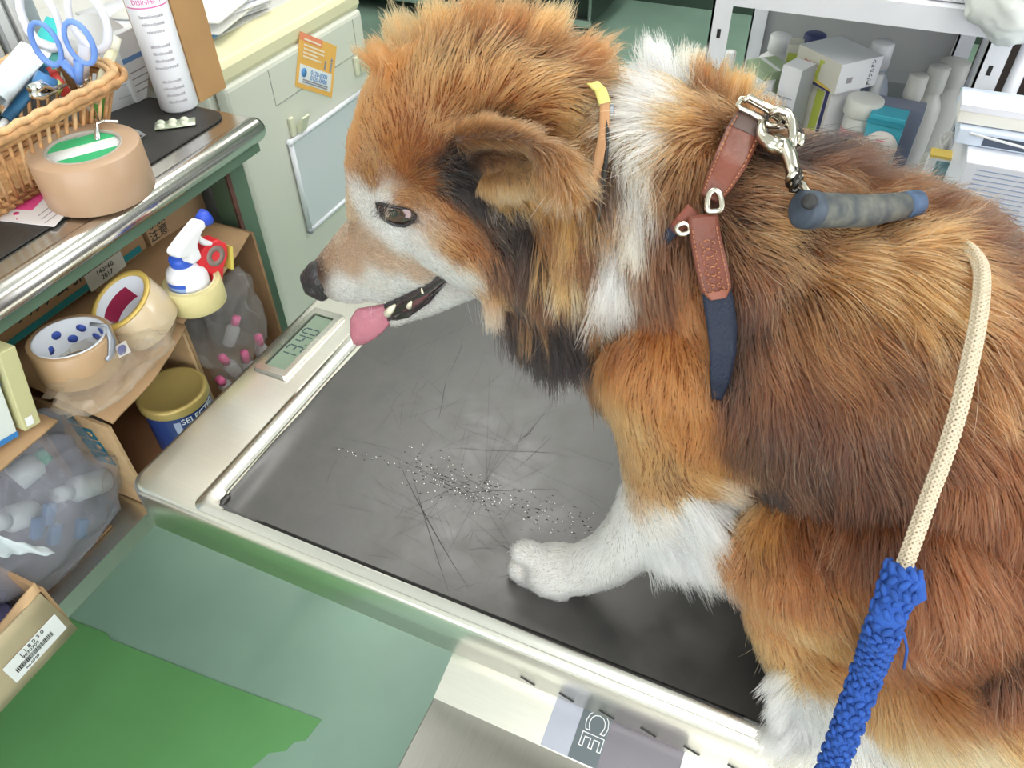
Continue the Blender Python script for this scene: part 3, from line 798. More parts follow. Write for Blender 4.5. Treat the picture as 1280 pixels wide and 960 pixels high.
# red tape cutter
c = at(268, 335, z=.08)
t = thing('tape_dispenser', (c.x, c.y, Z1+.004), 'red hand-held tape dispenser standing behind the spray bottle', 'tape dispenser')
Md = frame((c.x-.012, c.y-.004, Z1+.006), (0.15, 1, 0), (0, 0, 1))
redp = mat('red_plastic2', (.62, .02, .03), .3)
pf = [(-.012, 0), (-.004, -.001), (.004, .012), (.012, .030), (.022, .040), (.026, .055), (.018, .066), (.0, .070), (-.014, .064), (-.018, .050), (-.014, .040), (-.006, .030), (-.010, .014)]
bevel(MB().prism(pf, 0, .022, Md).build('frame', redp, t), .002, 2)
MB().lathe([(.006, -.001), (.013, -.001), (.013, .0225), (.006, .0225), (.006, -.001)], 28, Md @ T(.006, .050, 0)).build('tape_spool', mat('spool_grey', (.22, .17, .15), .4), t)
MB().prism([(.024, .020), (.032, .048), (.029, .050), (.020, .022)], .0, .022, Md).build('cutter', mat('cutter_yellow', (.60, .50, .10), .4), t)
# flat cartons standing behind, with printed lettering
XB = -.80
t = thing('printed_carton', (XB-.05, .44, Z1), 'brown carton with black Japanese lettering and a teal band under the counter', 'carton')
MB().box((XB-.09, .28, Z1+.004), (XB, .585, .145)).build('body', kraft, t)
MB().prism([(.30, Z1+.004), (.575, Z1+.006), (.575, .060), (.30, .057)], 0, .0006, frame((XB+.0001, 0, 0), (0, 1, 0), (0, 0, 1))).build('teal_band', mat('teal_band', (.02, .24, .27), .5), t)
text('ソルナム 3A', frame((XB+.0006, .437, .0735), (0, 1, -.02), (0, .02, 1)), .0215, black_ink, t, sx=.92)
panel('address_label', frame((XB+.001, .515, .058), (0, 1, 0.0), (0, 0, 1)), .06, .024, mat('label_offwhite', (.66, .66, .58), .6), t)
text('140×60\n2017', frame((XB+.0016, .515, .058), (0, 1, 0), (0, 0, 1)), .009, black_ink, t)
t = thing('printed_carton', (XB-.05, .63, Z1), 'brown carton with small black stamped marks behind the spray bottle', 'carton')
MB().box((XB-.10, .588, Z1+.004), (XB+.006, .695, .126)).build('body', kraft_d if False else mat('kraft_mid', (.44, .29, .16), .8, var=.1, vscale=25), t)
text('取扱\n注意', frame((XB+.0064, .606, .070), (0, 1, 0), (0, 0, 1)), .017, black_ink, t)
fr = MB()
for q in ((.650, .078, .690, .0792), (.650, .100, .690, .1012), (.650, .078, .6512, .1012), (.6888, .078, .690, .1012)):
    fr.box((XB+.0062, q[0], q[1]), (XB+.0068, q[2], q[3]))
fr.build('printed_frame', black_ink, t)
# brown tape roll, label inside its core
c = at(84, 424, z=.094)
blu = mat('core_print_blue', (.05, .10, .45), .5); cwh = mat('core_white', (.70, .74, .82), .5)
t = tape_roll('tape_roll', T(c.x, c.y, Z1+.008) @ Rx(-.06), .0425, .0345, .042, mat('tape_brown', (.42, .28, .16), .35, var=.05), cwh,
              'brown tape roll with a blue spotted white core on the middle carton')
for k in range(9):
    a = fa+PI-1.5+k*.38; z = (.030 if k % 2 else .018)
    q = V((c.x+.0342*math.cos(a), c.y+.0342*math.sin(a), Z1+.006+z))
    inn = V((-math.cos(a), -math.sin(a), 0))
    MB().lathe([(0, 0), (.0052, 0), (.0052, .0004), (0, .0004)], 14, frame(q, V((-math.sin(a), math.cos(a), 0)), (0, 0, 1)) if False else frame(q, V((0, 0, 1)), V((math.sin(a), -math.cos(a), 0)))).build('core_dot', blu, t.children[-1] if False else [x for x in t.children if x.name.startswith('core')][0])
# clear tape roll, tilted, showing a red printed core
c = at(151, 376, x=-.69)
nrm = (-CF*1.0 + CR*(-.42) + CU*.55).normalized()
xd_ = CR-nrm*nrm.dot(CR); Mt = frame(c-nrm*.045, xd_, nrm.cross(xd_))
t = tape_roll('tape_roll', Mt, .040, .0335, .045, mat('clear_tape', (.62, .50, .34), .15, var=.05, coat=.5), cwh,
              'clear tape roll with a yellow rim leaning on the tape beside it')
MB().lathe([(.0336, .0450), (.0403, .0450), (.0403, .0475), (.0336, .0475), (.0336, .045)], 48, Mt).build('rim', mat('rim_yellow', (.62, .44, .12), .35), t)
core = [x for x in t.children if x.name.startswith('core')][0]
crim = mat('core_crimson', (.35, .02, .08), .5)
def inwall(a0, a1, z0, z1, m, nm): MB().grid(lambda u, v: Mt @ V((.0333*math.cos(a0+(a1-a0)*u), .0333*math.sin(a0+(a1-a0)*u), z0+(z1-z0)*v)), 10, 3).build(nm, m, core)
inwall(-1.3, .2, .014, .034, crim, 'printed_label'); inwall(-1.1, 0, .006, .011, crim, 'printed_label'); inwall(2.0, 3.4, .014, .034, crim, 'printed_label')
# crumpled clear film
film = mat('clear_film', (.75, .76, .76), .07, alpha=.13, ior=1.5)
film_b = mat('clear_film_brown', (.55, .45, .34), .08, alpha=.22)
film_g = mat('grey_film', (.40, .42, .50), .07, alpha=.42)
film_w = mat('white_film', (.66, .72, .76), .25, alpha=.9)
def crumple(name, cen, rad, seed, m, label=None, cat=None, amp=.35, sub=5, parent=None, floor=None, squeeze=None, fr=1.0):
    bm = bmesh.new(); bmesh.ops.create_icosphere(bm, subdivisions=sub, radius=1)
    for v in bm.verts:
        d = v.co.normalized()
        p_ = d*1.7*fr+V((seed*3.1, seed, 0))
        r = 1+amp*(mnoise.ridged_multi_fractal(p_, 1.0, 2.1, 4, 1.0, 2.0)-1.1)*.55+amp*.5*mnoise.noise(p_*.7)
        q = V((d.x*rad[0], d.y*rad[1], d.z*rad[2]))*r+V(cen)
        if floor is not None and q.z < floor: q.z = floor+(q.z-floor)*.03
        v.co = q
    bm.verts.index_update()
    mb = MB(); mb.add([v.co.copy() for v in bm.verts], [tuple(v.index for v in f.verts) for f in bm.faces], True); bm.free()
    o = mb.build(name, m, parent, org=None if parent is not None else V(cen))
    if label: tag(o, label, cat)
    return o
c = at(150, 455, z=.055)
crumple('film_wrap', (c.x-.01, c.y-.005, Z1+.010), (.050, .075, .022), 2, film_b, 'crumpled clear film packet lying in front of the two tape rolls', 'film', floor=Z1-.03, amp=.5)
c = at(192, 415, x=-.66)
crumple('film_wrap', (c.x-.01, c.y, c.z), (.018, .026, .022), 8, film, 'crumpled clear film hanging from the clear tape roll', 'film', amp=.6)
# printed strip and grey clip between the rolls
t = thing('cutting_tool', at(130, 420, x=-.655), 'grey metal tape cutter hooked over the brown tape roll', 'cutter')
MB().tube([at(112, 405, x=-.672), at(133, 407, x=-.66), at(140, 425, x=-.650), at(139, 445, x=-.648), at(133, 450, x=-.648)], [.003, .003, .0045, .004, .003], 8, flat=.5).build('blade_arm', mat('tool_grey', (.28, .30, .34), .35, .6), t)
sp = [at(*q, x=-.655) for q in ((128, 458), (120, 448), (157, 426), (164, 440))]
t = thing('paper_strip', sp[0], 'small white paper strip with dark blue print beside the tape rolls', 'paper')
MB().add(sp+[q+V((-.0008, 0, 0)) for q in sp], [(0, 1, 2, 3), (7, 6, 5, 4), (0, 4, 5, 1), (1, 5, 6, 2), (2, 6, 7, 3), (3, 7, 4, 0)]).build('strip', wht, t)
Ms = frame((sp[0]+sp[2])/2+V((.0004, 0, 0)), sp[3]-sp[0], sp[1]-sp[0])
if Ms.col[2][0] < 0: Ms = Ms @ Rx(PI); 
MB().lathe([(0, 0), (.006, 0), (.006, .0004), (0, .0004)], 16, Ms @ T(.010, 0, 0)).build('printed_spot', blu, t)
MB().box((-.022, -.010, 0), (.004, -.0075, .0004), Ms).build('printed_line', blu, t)
# cartons and a booklet at the left, under the counter edge
t = thing('slim_box', at(40, 530, x=-.70), 'pale yellow green slim box leaning at the left under the counter', 'box')
q = [at(*p_, x=-.665) for p_ in ((-40, 380), (14, 416), (62, 524), (42, 534))]
Mk = frame(at(52, 528, x=-.690), at(2, 412, x=-.690)-at(52, 528, x=-.690), (1, 0, 0))
bevel(MB().box((0, -.05, -.016), (.092, .018, .002), frame(V((-.690, .293, .049)), V((0, .2, 1)), (1, 0, 0))).build('body', mat('box_olive', (.52, .50, .27), .6, var=.06), t), .001)
MB().box((.004, .0182, -.013), (.014, .0186, -.005), frame(V((-.690, .293, .049)), V((0, .2, 1)), (1, 0, 0))).build('label', wht, t)
t = thing('blue_edged_box', at(10, 560, x=-.70), 'white and blue printed box at the far left under the counter', 'box')
Mk = frame(V((-.690, .276, .048)), V((0, .2, 1)), (1, 0, 0))
bevel(MB().box((0, -.08, -.11), (.085, .012, -.004), Mk).build('body', mat('box_pale', (.66, .70, .68), .6), t), .001)
MB().box((0, .0122, -.11), (.006, .0127, -.004), Mk).build('blue_edge', mat('edge_blue', (.04, .20, .50), .5), t)
MB().box((.062, .0122, -.11), (.085, .0127, -.004), Mk).build('blue_panel', MATS['edge_blue'], t)
# big grey bag with packed things
c = at(75, 640, x=-.70)
crumple('plastic_bag', (-.718, .238, -.070), (.060, .130, .100), 4, film_g, 'large grey see-through plastic bag bulging out of the left carton', 'bag', amp=.30, floor=tz+.006, fr=.8)
inn_w = mat('inner_white', (.62, .66, .66), .5); inn_g = mat('inner_green', (.20, .50, .36), .5); inn_b = mat('inner_blue', (.06, .16, .34), .5)
def vial(name, p0, p1, r, m, capm, label, cat='bottle', group=None):
    t = thing(name, p0, label, cat, group); p0, p1 = V(p0), V(p1)
    MB().tube([p0, p0.lerp(p1, .02), p0.lerp(p1, .62), p0.lerp(p1, .72), p0.lerp(p1, .76)], [r*.9, r, r, r*.6, r*.5], 16).build('body', m, t)
    MB().tube([p0.lerp(p1, .74), p1], [r*.62, r*.6], 16).build('cap', capm, t)
    return t
for k, (a_, b_, lb) in enumerate((((18, 600), (60, 566), 'green-capped bottle at the top of the grey bag'), ((40, 640), (-5, 655), 'pale bottle lying across the middle of the grey bag'), ((130, 600), (70, 620), 'white bottle near the right edge of the grey bag'))):
    vial('packed_bottle', at(*a_, x=-.715), at(*b_, x=-.705), .015, inn_w, inn_g if k == 0 else inn_w, lb, group='bottles inside the grey bag')
for k, (x_, y_) in enumerate(((78, 650), (85, 676), (64, 668), (118, 668))):
    q = at(x_, y_, x=-.668)
    tag(MB().rbox((-.006, -.012, -.006), (.004, .012, .006), .001, 1, T(q.x-.02, q.y, q.z) @ Rx(.9)).build('packet', inn_b, org=q), ['blue packet high in the grey bag', 'blue packet low in the middle of the grey bag', 'small blue packet at the left of the others in the grey bag', 'blue packet at the right side of the grey bag'][k], 'packet', 'blue packets in the grey bag')
# pale film end at the left
def tail(u, v):
    a = at(-30, 678, x=-.640).lerp(at(68, 690, x=-.630), u); w = .022*(1-u)**.7
    return a+V((.004*math.sin(u*9+v*3), 0, (v-.5)*2*w+.002*math.sin(u*22)))
tag(MB().grid(tail, 24, 8, thick=.0006).build('film_tail', film_w), 'pale blue plastic film tail hanging in front of the grey bag', 'film')
# low open carton with barcode label
t = thing('low_carton', (-.74, .06, tz), 'torn low carton with a barcode label at the bottom left of the tray', 'carton')
y1 = .187
MB().box((-.86, -.22, tz+.001), (-.622, y1, tz+.005)).build('bottom_panel', kraft_d, t)
wavy_flap('front_panel', [(-.620, -.22, tz+.002), (-.620, y1, tz+.002)], [(-.620, -.22, -.088), (-.620, y1-.006, -.075)], mat('kraft_green', (.45, .38, .24), .8, var=.15, vscale=15), t, amp=.001)
MB().box((-.86, y1-.004, tz+.003), (-.622, y1, -.073)).build('side_panel', kraft, t)
wavy_flap('torn_flap', [(-.622, .02, -.083), (-.622, .10, -.081), (-.622, y1-.004, -.076)], [(-.650, .02, -.100), (-.652, .11, -.098), (-.628, y1-.002, -.064)], kraft_e, t, amp=.006, seed=2)
lp = [at(*q, x=-.6185) for q in ((59, 771), (76, 789), (30, 849), (11, 829))]
Ml = frame((lp[0]+lp[2])/2, lp[0]-lp[3], lp[3]-lp[2])
lb = panel('barcode_label', frame((lp[0]+lp[2])/2, (0, 1, .02), (0, 0, 1)), .066, .030, mat('label_white'), t)
Mq = frame((lp[0]+lp[2])/2+V((.0006, 0, 0)), (0, 1, .02), (0, 0, 1))
bc = MB(); x_ = -.026; rnd = random.Random(5)
while x_ < .020:
    w_ = rnd.choice((.0004, .0008, .0012)); bc.box((x_, -.006, 0), (x_+w_, .001, .0002), Mq); x_ += w_+rnd.choice((.0005, .0008))
bc.build('barcode', black_ink, lb)
text('1 1 8 0 3 0', Mq @ T(.0, .0105, 0), .007, black_ink, lb)
text('9070709', Mq @ T(-.004, .0045, 0), .0058, black_ink, lb)
text('no.0709', Mq @ T(-.010, -.0105, 0), .005, black_ink, lb)
crumple('dark_bag', (-.70, .10, -.105), (.060, .075, .040), 6, mat('violet_film', (.10, .10, .22), .2, alpha=.85), 'dark violet plastic bag inside the low torn carton', 'bag', floor=tz+.006, amp=.3)
# clear bag with pink-capped vials in the right carton
clearb = mat('clear_bottle', (.75, .72, .76), .1, alpha=.5)
pinkc = mat('pink_cap', (.85, .16, .38), .35)
for k, (a_, b_) in enumerate((((286, 430), (296, 396)), ((330, 455), (323, 420)), ((300, 470), (277, 446)), ((318, 480), (305, 440)), ((290, 490), (274, 474)))):
    vial('vial', at(*a_, x=-.715), at(*b_, x=-.70), .0095, clearb, pinkc, ['uppermost', 'rightmost', 'larger left-hand', 'middle', 'lowest'][k]+' pink-capped vial in the clear bag of the right carton', 'vial', 'pink-capped vials in the clear bag')
crumple('clear_bag', (-.715, .590, -.060), (.040, .068, .078), 11, film, 'clear plastic bag of pink-capped vials in the right carton', 'bag', amp=.4, floor=tz+.008)
# ------------------------------------------------------------------ small fridge and what is stuck to it
FX = -1.0
cream = mat('fridge_cream', (.70, .71, .62), .35); creamh = mat('fridge_handle', (.76, .72, .48), .3)
fy0, fy1 = .985, 1.445
fr_ = thing('fridge', (-1.25, 1.21, FZ), 'small cream refrigerator with a rounded top handle standing beyond the counter', 'fridge')
bevel(MB().box((-1.50, fy0, FZ+.02), (FX-.035, fy1, .098)).build('body', cream, fr_), .006)
bevel(MB().box((FX-.033, fy0+.012, FZ+.04), (FX, fy1-.004, .072)).build('door', cream, fr_), .012, 3)
hp = [(.0, .060), (.018, .066), (.026, .080), (.026, .098), (.018, .110), (-.04, .116), (-.10, .114), (-.10, .060)]
bevel(MB().prism([(x, z) for x, z in hp], 0, fy1-fy0-.01, frame((FX-.03, fy1, 0), (1, 0, 0), (0, 0, 1))).build('top_handle', creamh, fr_), .008, 3)
bevel(MB().box((-1.50, fy0, .099), (FX-.075, fy1, .118)).build('top_cover', mat('fridge_grey', (.62, .62, .60), .4), fr_), .004)
gv = MB()
for (y0, z0, y1, z1) in ((1.114, -.0095, 1.40, -.0075), (1.113, -.008, 1.1145, .060), (1.40, -.008, 1.4015, .060)):
    gv.box((FX-.0002, y0, z0), (FX+.0008, y1, z1))
gv.build('panel_groove', mat('groove_grey', (.38, .38, .34), .6), fr_)
# poster
q = [V((FX+.0012, y, z)) for y, z in ((1.232, .092), (1.340, .030), (1.292, -.066), (1.178, .002))]
q = [at(*p_, x=FX+.0015) for p_ in ((375, 39), (421, 58), (415, 122), (369, 108))]
t = thing('notice_card', q[3], 'orange and white printed notice stuck on the fridge door', 'notice')
ex = (q[2]-q[3]); ey = (q[0]-q[3])
def quad(a0, b0, a1, b1, m, nm, off, parent):
    def P_(a, b_): return q[3]*(1-a)*(1-b_)+q[2]*a*(1-b_)+q[0]*(1-a)*b_+q[1]*a*b_
    pts = [P_(a0, b0), P_(a1, b0), P_(a1, b1), P_(a0, b1)]
    return MB().add([p_+V((off, 0, 0)) for p_ in pts]+[p_+V((off-.0004, 0, 0)) for p_ in pts],
                    [(0, 1, 2, 3), (7, 6, 5, 4), (0, 4, 5, 1), (1, 5, 6, 2), (2, 6, 7, 3), (3, 7, 4, 0)]).build(nm, m, parent)
quad(0, 0, 1, 1, mat('notice_orange', (.90, .50, .12), .5), 'sheet', 0, t)
quad(0, .86, .6, 1, mat('notice_coral', (.90, .30, .16), .5), 'corner_block', .0005, t)
quad(.07, .09, .93, .44, mat('notice_white', (.82, .84, .86), .5), 'white_panel', .0005, t)
def qmat(a, b_, off=.001):
    p_ = q[3]*(1-a)*(1-b_)+q[2]*a*(1-b_)+q[0]*(1-a)*b_+q[1]*a*b_
    return frame(p_+V((off, 0, 0)), ex, ey)
bluei = mat('notice_blue', (.10, .28, .60), .5)
text('0120-0000', qmat(.58, .34), .013, bluei, t); text('0120-0000', qmat(.58, .24), .013, bluei, t)
MB().lathe([(0, 0), (.0085, 0), (.0085, .0004), (0, .0004)], 18, qmat(.18, .30) ).build('round_mark', bluei, t)
wl = mat('notice_pale', (.95, .80, .62), .5)
for i, (b_, w_) in enumerate(((.90, .5), (.80, .62), (.73, .62), (.66, .45), (.59, .55))):
    MB().box((-.5*w_*.11, -.0016, 0), (.5*w_*.11, .0016, .0003), qmat(.08+w_*.5, b_)).build('print_line', wl, t)
for i, b_ in enumerate((.17, .13)): MB().box((-.042, -.0015, 0), (.042, .0012, .0003), qmat(.5, b_)).build('print_line', gp, t)
for a_, b_, h_ in ((.72, .56, .016), (.88, .60, .026)):
    f = MB(); Mq = qmat(a_, b_)
    f.box((-.003, -h_/2, 0), (.003, h_*.2, .0003), Mq).lathe([(0, 0), (.0035, 0), (.0035, .0003), (0, .0003)], 12, Mq @ T(0, h_*.4, 0))
    f.build('drawn_figure', gp, t)
# whiteboard
t = thing('whiteboard', (FX, 1.27, -.28), 'small whiteboard with a white frame hung on the fridge door', 'whiteboard')
wy0, wy1, wz0, wz1 = 1.122, 1.40, -.288, -.086
MB().box((FX+.003, wy0, wz0), (FX+.008, wy1, wz1)).build('board', mat('board_grey', (.66, .70, .74), .25), t)
fb = MB()
for a_, c_ in (((wy0, wz0), (wy1, wz0)), ((wy0, wz1), (wy1, wz1)), ((wy0, wz0), (wy0, wz1)), ((wy1, wz0), (wy1, wz1))):
    fb.tube([(FX+.007, *a_), (FX+.007, *c_)], .0055, 8)
    fb.lathe([(.0065, -.005), (.0065, .005), (0, .0055)], 10, T(FX+.007, *a_) @ Ry(PI/2))
fb.build('frame', mat('board_frame', (.80, .82, .88), .35), t)
# magnet clips
def clip(y, z, s, label):
    t = thing('magnet_clip', (FX, y, z), label, 'clip', 'magnet clips on the fridge')
    bevel(MB().box((FX+.001, y-.016*s, z-.018*s), (FX+.008, y-.003*s, z+.020*s)).build('base', mat('clip_cream', (.72, .72, .55), .4), t), .002)
    bevel(MB().prism([(0, 0), (.018*s, .020*s), (.022*s, .018*s), (.008*s, -.014*s), (0, -.016*s)], 0, .022*s, frame((FX+.008, y+.020*s, z), (1, 0, 0), (0, 0, 1))).build('jaw', MATS['clip_cream'], t), .0015)
clip(1.150, -.062, 1.0, 'cream magnet clip at the upper left corner of the whiteboard')
clip(1.395, -.032, 1.0, 'cream magnet clip at the upper right corner of the whiteboard, near the forehead fur')
# papers on top
ppm = [mat('paper_a', (.80, .81, .84), .6), mat('paper_b', (.70, .72, .78), .6), mat('paper_c', (.84, .83, .80), .6)]
rnd = random.Random(4)
for i in range(6):
    a_ = rnd.uniform(-.35, .30); z = .1235+i*.0058
    cx_, cy_ = -1.19+rnd.uniform(-.02, .02), 1.14+rnd.uniform(-.03, .04)
    M_ = T(cx_, cy_, z) @ Rz(a_)
    o = MB().grid(lambda u, v: M_ @ V(((u-.5)*.21, (v-.5)*.26, .0012*math.sin(u*2.5))), 6, 6, thick=.003).build('paper_stack', ppm[i % 3], org=(cx_, cy_, z))
    tag(o, ['lowest', 'second lowest', 'third lowest', 'third highest', 'second highest', 'topmost'][i]+' sheet of the loose paper pile on top of the fridge', 'papers', 'papers on the fridge')
q = at(250, 50, z=.12)
tag(MB().box((-.03, -.09, 0), (.03, .09, .004), T(-1.10, 1.06, .1187) @ Rz(.25)).build('envelope', mat('envelope_blue', (.12, .35, .65), .5), org=(-1.10, 1.06, .1187)), 'blue-edged envelope under the papers on the fridge', 'envelope')
# ------------------------------------------------------------------ white steel shelving at the right, with stock
shm = mat('shelf_white', (.80, .81, .86), .35, var=.03); shb = mat('shelf_grey', (.46, .47, .46), .6)
sh = thing('steel_shelving', (.0, 1.35, FZ), 'white steel shelving unit of medicine stock behind the dog', 'shelving')
sx0, sx1, sy0, sy1 = -.203, .160, 1.10, 1.52
for x, y in ((sx0, sy0), (sx1-.028, sy0), (sx0, sy1-.03), (sx1-.028, sy1-.03)):
    MB().box((x, y, FZ), (x+.026, y+.003, .42)).box((x, y, FZ), (x+.003, y+.028, .42)).build('post', shm, sh)
SZ = -.02
for z in (.272, SZ, -.42):
    MB().box((sx0+.004, sy0+.002, z), (sx1-.004, sy1-.002, z+.028)).build('shelf_board', shm, sh)
MB().box((sx0+.004, sy1-.004, FZ+.1), (sx1-.004, sy1-.001, .27)).build('back_panel', shb, sh)
hl = MB()
for k in range(18):
    hl.box((sx0+.011, sy0-.0005, .38-k*.05), (sx0+.016, sy0+.0002, .392-k*.05)); hl.box((sx1-.018, sy0-.0005, .38-k*.05), (sx1-.013, sy0+.0002, .392-k*.05))
hl.build('slots', sd, sh)['kind'] = 'stuff'
s2 = thing('steel_shelving', (.5, 1.35, FZ), 'second white steel shelving unit at the right edge behind the white boxes', 'shelving')
MB().tube([(.178, 1.12, FZ), (.178, 1.12, .45)], .0085, 12).build('post', shm, s2)
MB().tube([(.178, 1.50, FZ), (.178, 1.50, .45)], .0085, 12).build('post', shm, s2)
MB().box((.172, 1.11, .285), (.9, 1.52, .30)).build('shelf_board', shm, s2)
MB().box((.172, 1.11, SZ), (.9, 1.52, SZ+.02)).build('shelf_board', shm, s2)
MB().box((.172, 1.53, FZ), (.9, 1.54, .285)).build('back_panel', mat('shadow_brown', (.07, .05, .04), .7), s2)  # dark sheet; the shadow inside the shelving is painted into its brown
ZB = SZ+.028
def carton(name, px, py, Y, w, d, h, rz, m, label, group=None, tilt=0.0, zb=None):
    """box whose top centre shows at the pixel; stands on the shelf board unless zb is given"""
    p = at(px, py, y=Y); z1 = p.z; z0 = ZB if zb is None and h is None else (z1-h)
    if h is None: h = z1-z0
    t = thing(name, (p.x, p.y, z0), label, 'box', group)
    M_ = T(p.x, p.y, z0) @ Rz(rz) @ Ry(tilt)
    bevel(MB().box((-w/2, -d/2, 0), (w/2, d/2, h), M_).build('body', m, t), .0008)
    return t, M_, h
white_c = mat('carton_white', (.80, .81, .84), .5); limec = mat('print_lime', (.50, .58, .10), .5); navyc = mat('print_navy', (.05, .05, .16), .5)
yel = mat('print_amber', (.75, .55, .12), .5); creamc = mat('carton_cream', (.70, .68, .60), .5)
# standing box with the long-necked animal print
t, M_, h = carton('medicine_box', 1048, 95, 1.20, .048, .050, None, -.80, white_c, 'white medicine box standing upright under the box with the long-necked animal print')
MB().box((-.024, -.0256, 0), (.024, -.0252, h*.99), M_).build('side_print', creamc, t)
MB().box((-.006, -.0262, h*.1), (.010, -.0257, h*.9), M_).build('lime_strip', limec, t)
MB().box((.013, -.0262, h*.05), (.0195, -.0257, h*.95), M_).build('navy_strip', navyc, t)
t, M_, h = carton('medicine_box', 1052, 62, 1.215, .088, .075, .042, -.72, white_c, 'white medicine box with a lime long-necked animal print lying on the upright box')
MB().box((-.0438, -.0381, .0), (.0438, -.0376, h), M_).build('side_print', creamc, t)
sp_ = M_ @ frame((0, -.0382, 0), (1, 0, 0), (0, 0, 1))
gi = MB()
gi.box((-.006, .010, 0), (.006, .020, .0005), sp_).box((.003, .018, 0), (.007, .034, .0005), sp_).box((.003, .032, 0), (.012, .036, .0005), sp_).box((-.006, .004, 0), (-.003, .012, .0005), sp_).box((.003, .004, 0), (.006, .012, .0005), sp_)
gi.build('animal_print', limec, t)
MB().prism([(-.036, 0), (.036, 0), (.036, .004), (-.036, .015)], 0, .0004, sp_).build('lime_strip', yel, t)
MB().prism([(-.036, 0), (.036, 0), (.036, .0015), (-.036, .006)], .0004, .0007, sp_).build('navy_strip', navyc, t)
text('Heart Care', sp_ @ T(-.012, .026, .0004), .0065, mat('print_red', (.60, .12, .10), .5), t)
fp = M_ @ frame((.0442, 0, h/2), (0, 1, 0), (0, 0, 1))
text('アゾジルドン', fp @ T(.022, 0, .0004) @ Rz(PI/2), .0085, black_ink, t, sx=.75)
MB().box((-.022, -.008, 0), (-.012, .0, .0004), fp).build('code_block', gp, t)
# tall slim white box
t, M_, h = carton('medicine_box', 1000, 80, 1.17, .032, .036, None, -.38, white_c, 'tall slim white medicine box left of the animal-print boxes')
for i in range(7): MB().box((-.012, -.0204, h*.35+i*.012), (.010, -.0200, h*.35+i*.012+.0012), M_).build('print_line', gp, t)
MB().box((.0160, -.02, 0), (.0164, .02, h), M_).build('side_print', mat('side_grey', (.36, .38, .40), .5), t)
# green topped box, round lid jar
t, M_, h = carton('green_box', 963, 80, 1.23, .050, .055, None, .7, mat('sage_green', (.34, .44, .28), .5), 'sage green topped box behind the round white lid')
MB().box((-.003, -.0275, h), (.003, .0275, h+.0006), M_).build('tape_strip', white_c, t)
p = at(950, 121, y=1.125)
t = thing('white_jar', (p.x, p.y, ZB), 'wide white jar with a round lid and blue rim just beyond the harness ring', 'jar')
MB().lathe([(0, ZB), (.026, ZB), (.026, p.z-.012)], 36, T(p.x, p.y, 0)).build('body', wht, t)
MB().lathe([(.0262, p.z-.013), (.0275, p.z-.012), (.0275, p.z-.009)], 36, T(p.x, p.y, 0)).build('blue_rim', mat('rim_blue', (.03, .06, .45), .4), t)
MB().lathe([(.0275, p.z-.009), (.0275, p.z-.001), (.0265, p.z), (.024, p.z-.0005), (0, p.z-.001)], 36, T(p.x, p.y, 0)).build('lid', mat('lid_white', (.74, .74, .74), .45), t)
t, M_, h = carton('medicine_box', 948, 98, 1.20, .050, .035, None, 0, white_c, 'small white box squeezed behind the round white jar')
def bottle(name, px, py, Y, R, prof, m, capm, label, group=None, capfrom=.80, lbl=None):
    """px,py: the cap's top; prof: list of (radius factor, height fraction)"""
    p = at(px, py, y=Y); H_ = p.z-ZB
    t = thing(name, (p.x, p.y, ZB), label, 'bottle', group)
    M_ = T(p.x, p.y, ZB)
    MB().lathe([(0, 0), (R*.92, 0), (R, H_*.02)]+[(R*a, H_*b_) for a, b_ in prof], 32, M_).build('body', m, t)
    cr = prof[-1][0]*R
    MB().lathe([(cr*1.15, H_*capfrom), (cr*1.2, H_*(capfrom+.01)), (cr*1.15, H_*.99), (cr*1.0, H_), (0, H_)], 24, M_).build('cap', capm, t)
    if lbl:
        z0, z1, lm = lbl
        fa_ = math.atan2(-p.y, -p.x)
        MB().grid(lambda u, v: V((p.x+(R+.0004)*math.cos(fa_-1.6+3.2*u), p.y+(R+.0004)*math.sin(fa_-1.6+3.2*u), ZB+H_*(z0+(z1-z0)*v))), 14, 2).build('label', lm, t)
    return t, p, H_
SH = [(1, .58), (.96, .64), (.62, .72), (.42, .76), (.42, .84)]
bottle('dropper_bottle', 977, 43, 1.33, .030, [(1, .70), (.9, .76), (.5, .82), (.48, .84)], wht, wht, 'white bottle with a white screw cap at the back left of the shelf', capfrom=.84)
bottle('small_bottle', 914, 64, 1.22, .017, SH, wht, wht, 'small white bottle beside the left shelf post', capfrom=.84)
t, p, H_ = bottle('spray_flask', 1105, 52, 1.28, .028, [(1, .55), (.98, .62), (.80, .70), (.52, .76), (.50, .80)], mat('pale_blue_plastic', (.56, .64, .76), .3), wht, 'pale blue lotion bottle with a white cap and blue lettering', capfrom=.80,
                   lbl=(.30, .54, mat('label_blue', (.14, .24, .40), .5)))
text('VA', frame((p.x-.005, p.y-.0292, ZB+H_*.42), (1, 0, 0), (0, 0, 1)), .022, white_ink, t)
bottle('nozzle_bottle', 1100, 92, 1.23, .015, [(1, .62), (.9, .70), (.5, .74), (.42, .80)], mat('pale_plastic', (.64, .68, .76), .3), wht, 'slim pale nozzle bottle behind the pink-labelled tub', capfrom=.80)
t, p, H_ = bottle('pill_tub', 1083, 122, 1.16, .022, [(1, .80), (1, .84), (.98, .85)], mat('tub_white', (.72, .72, .70), .4), mat('tub_cap', (.66, .66, .62), .45), 'white tub with a pink label between the tall box and the teal box', capfrom=.85,
                   lbl=(.40, .72, mat('label_pink', (.75, .38, .40), .5)))
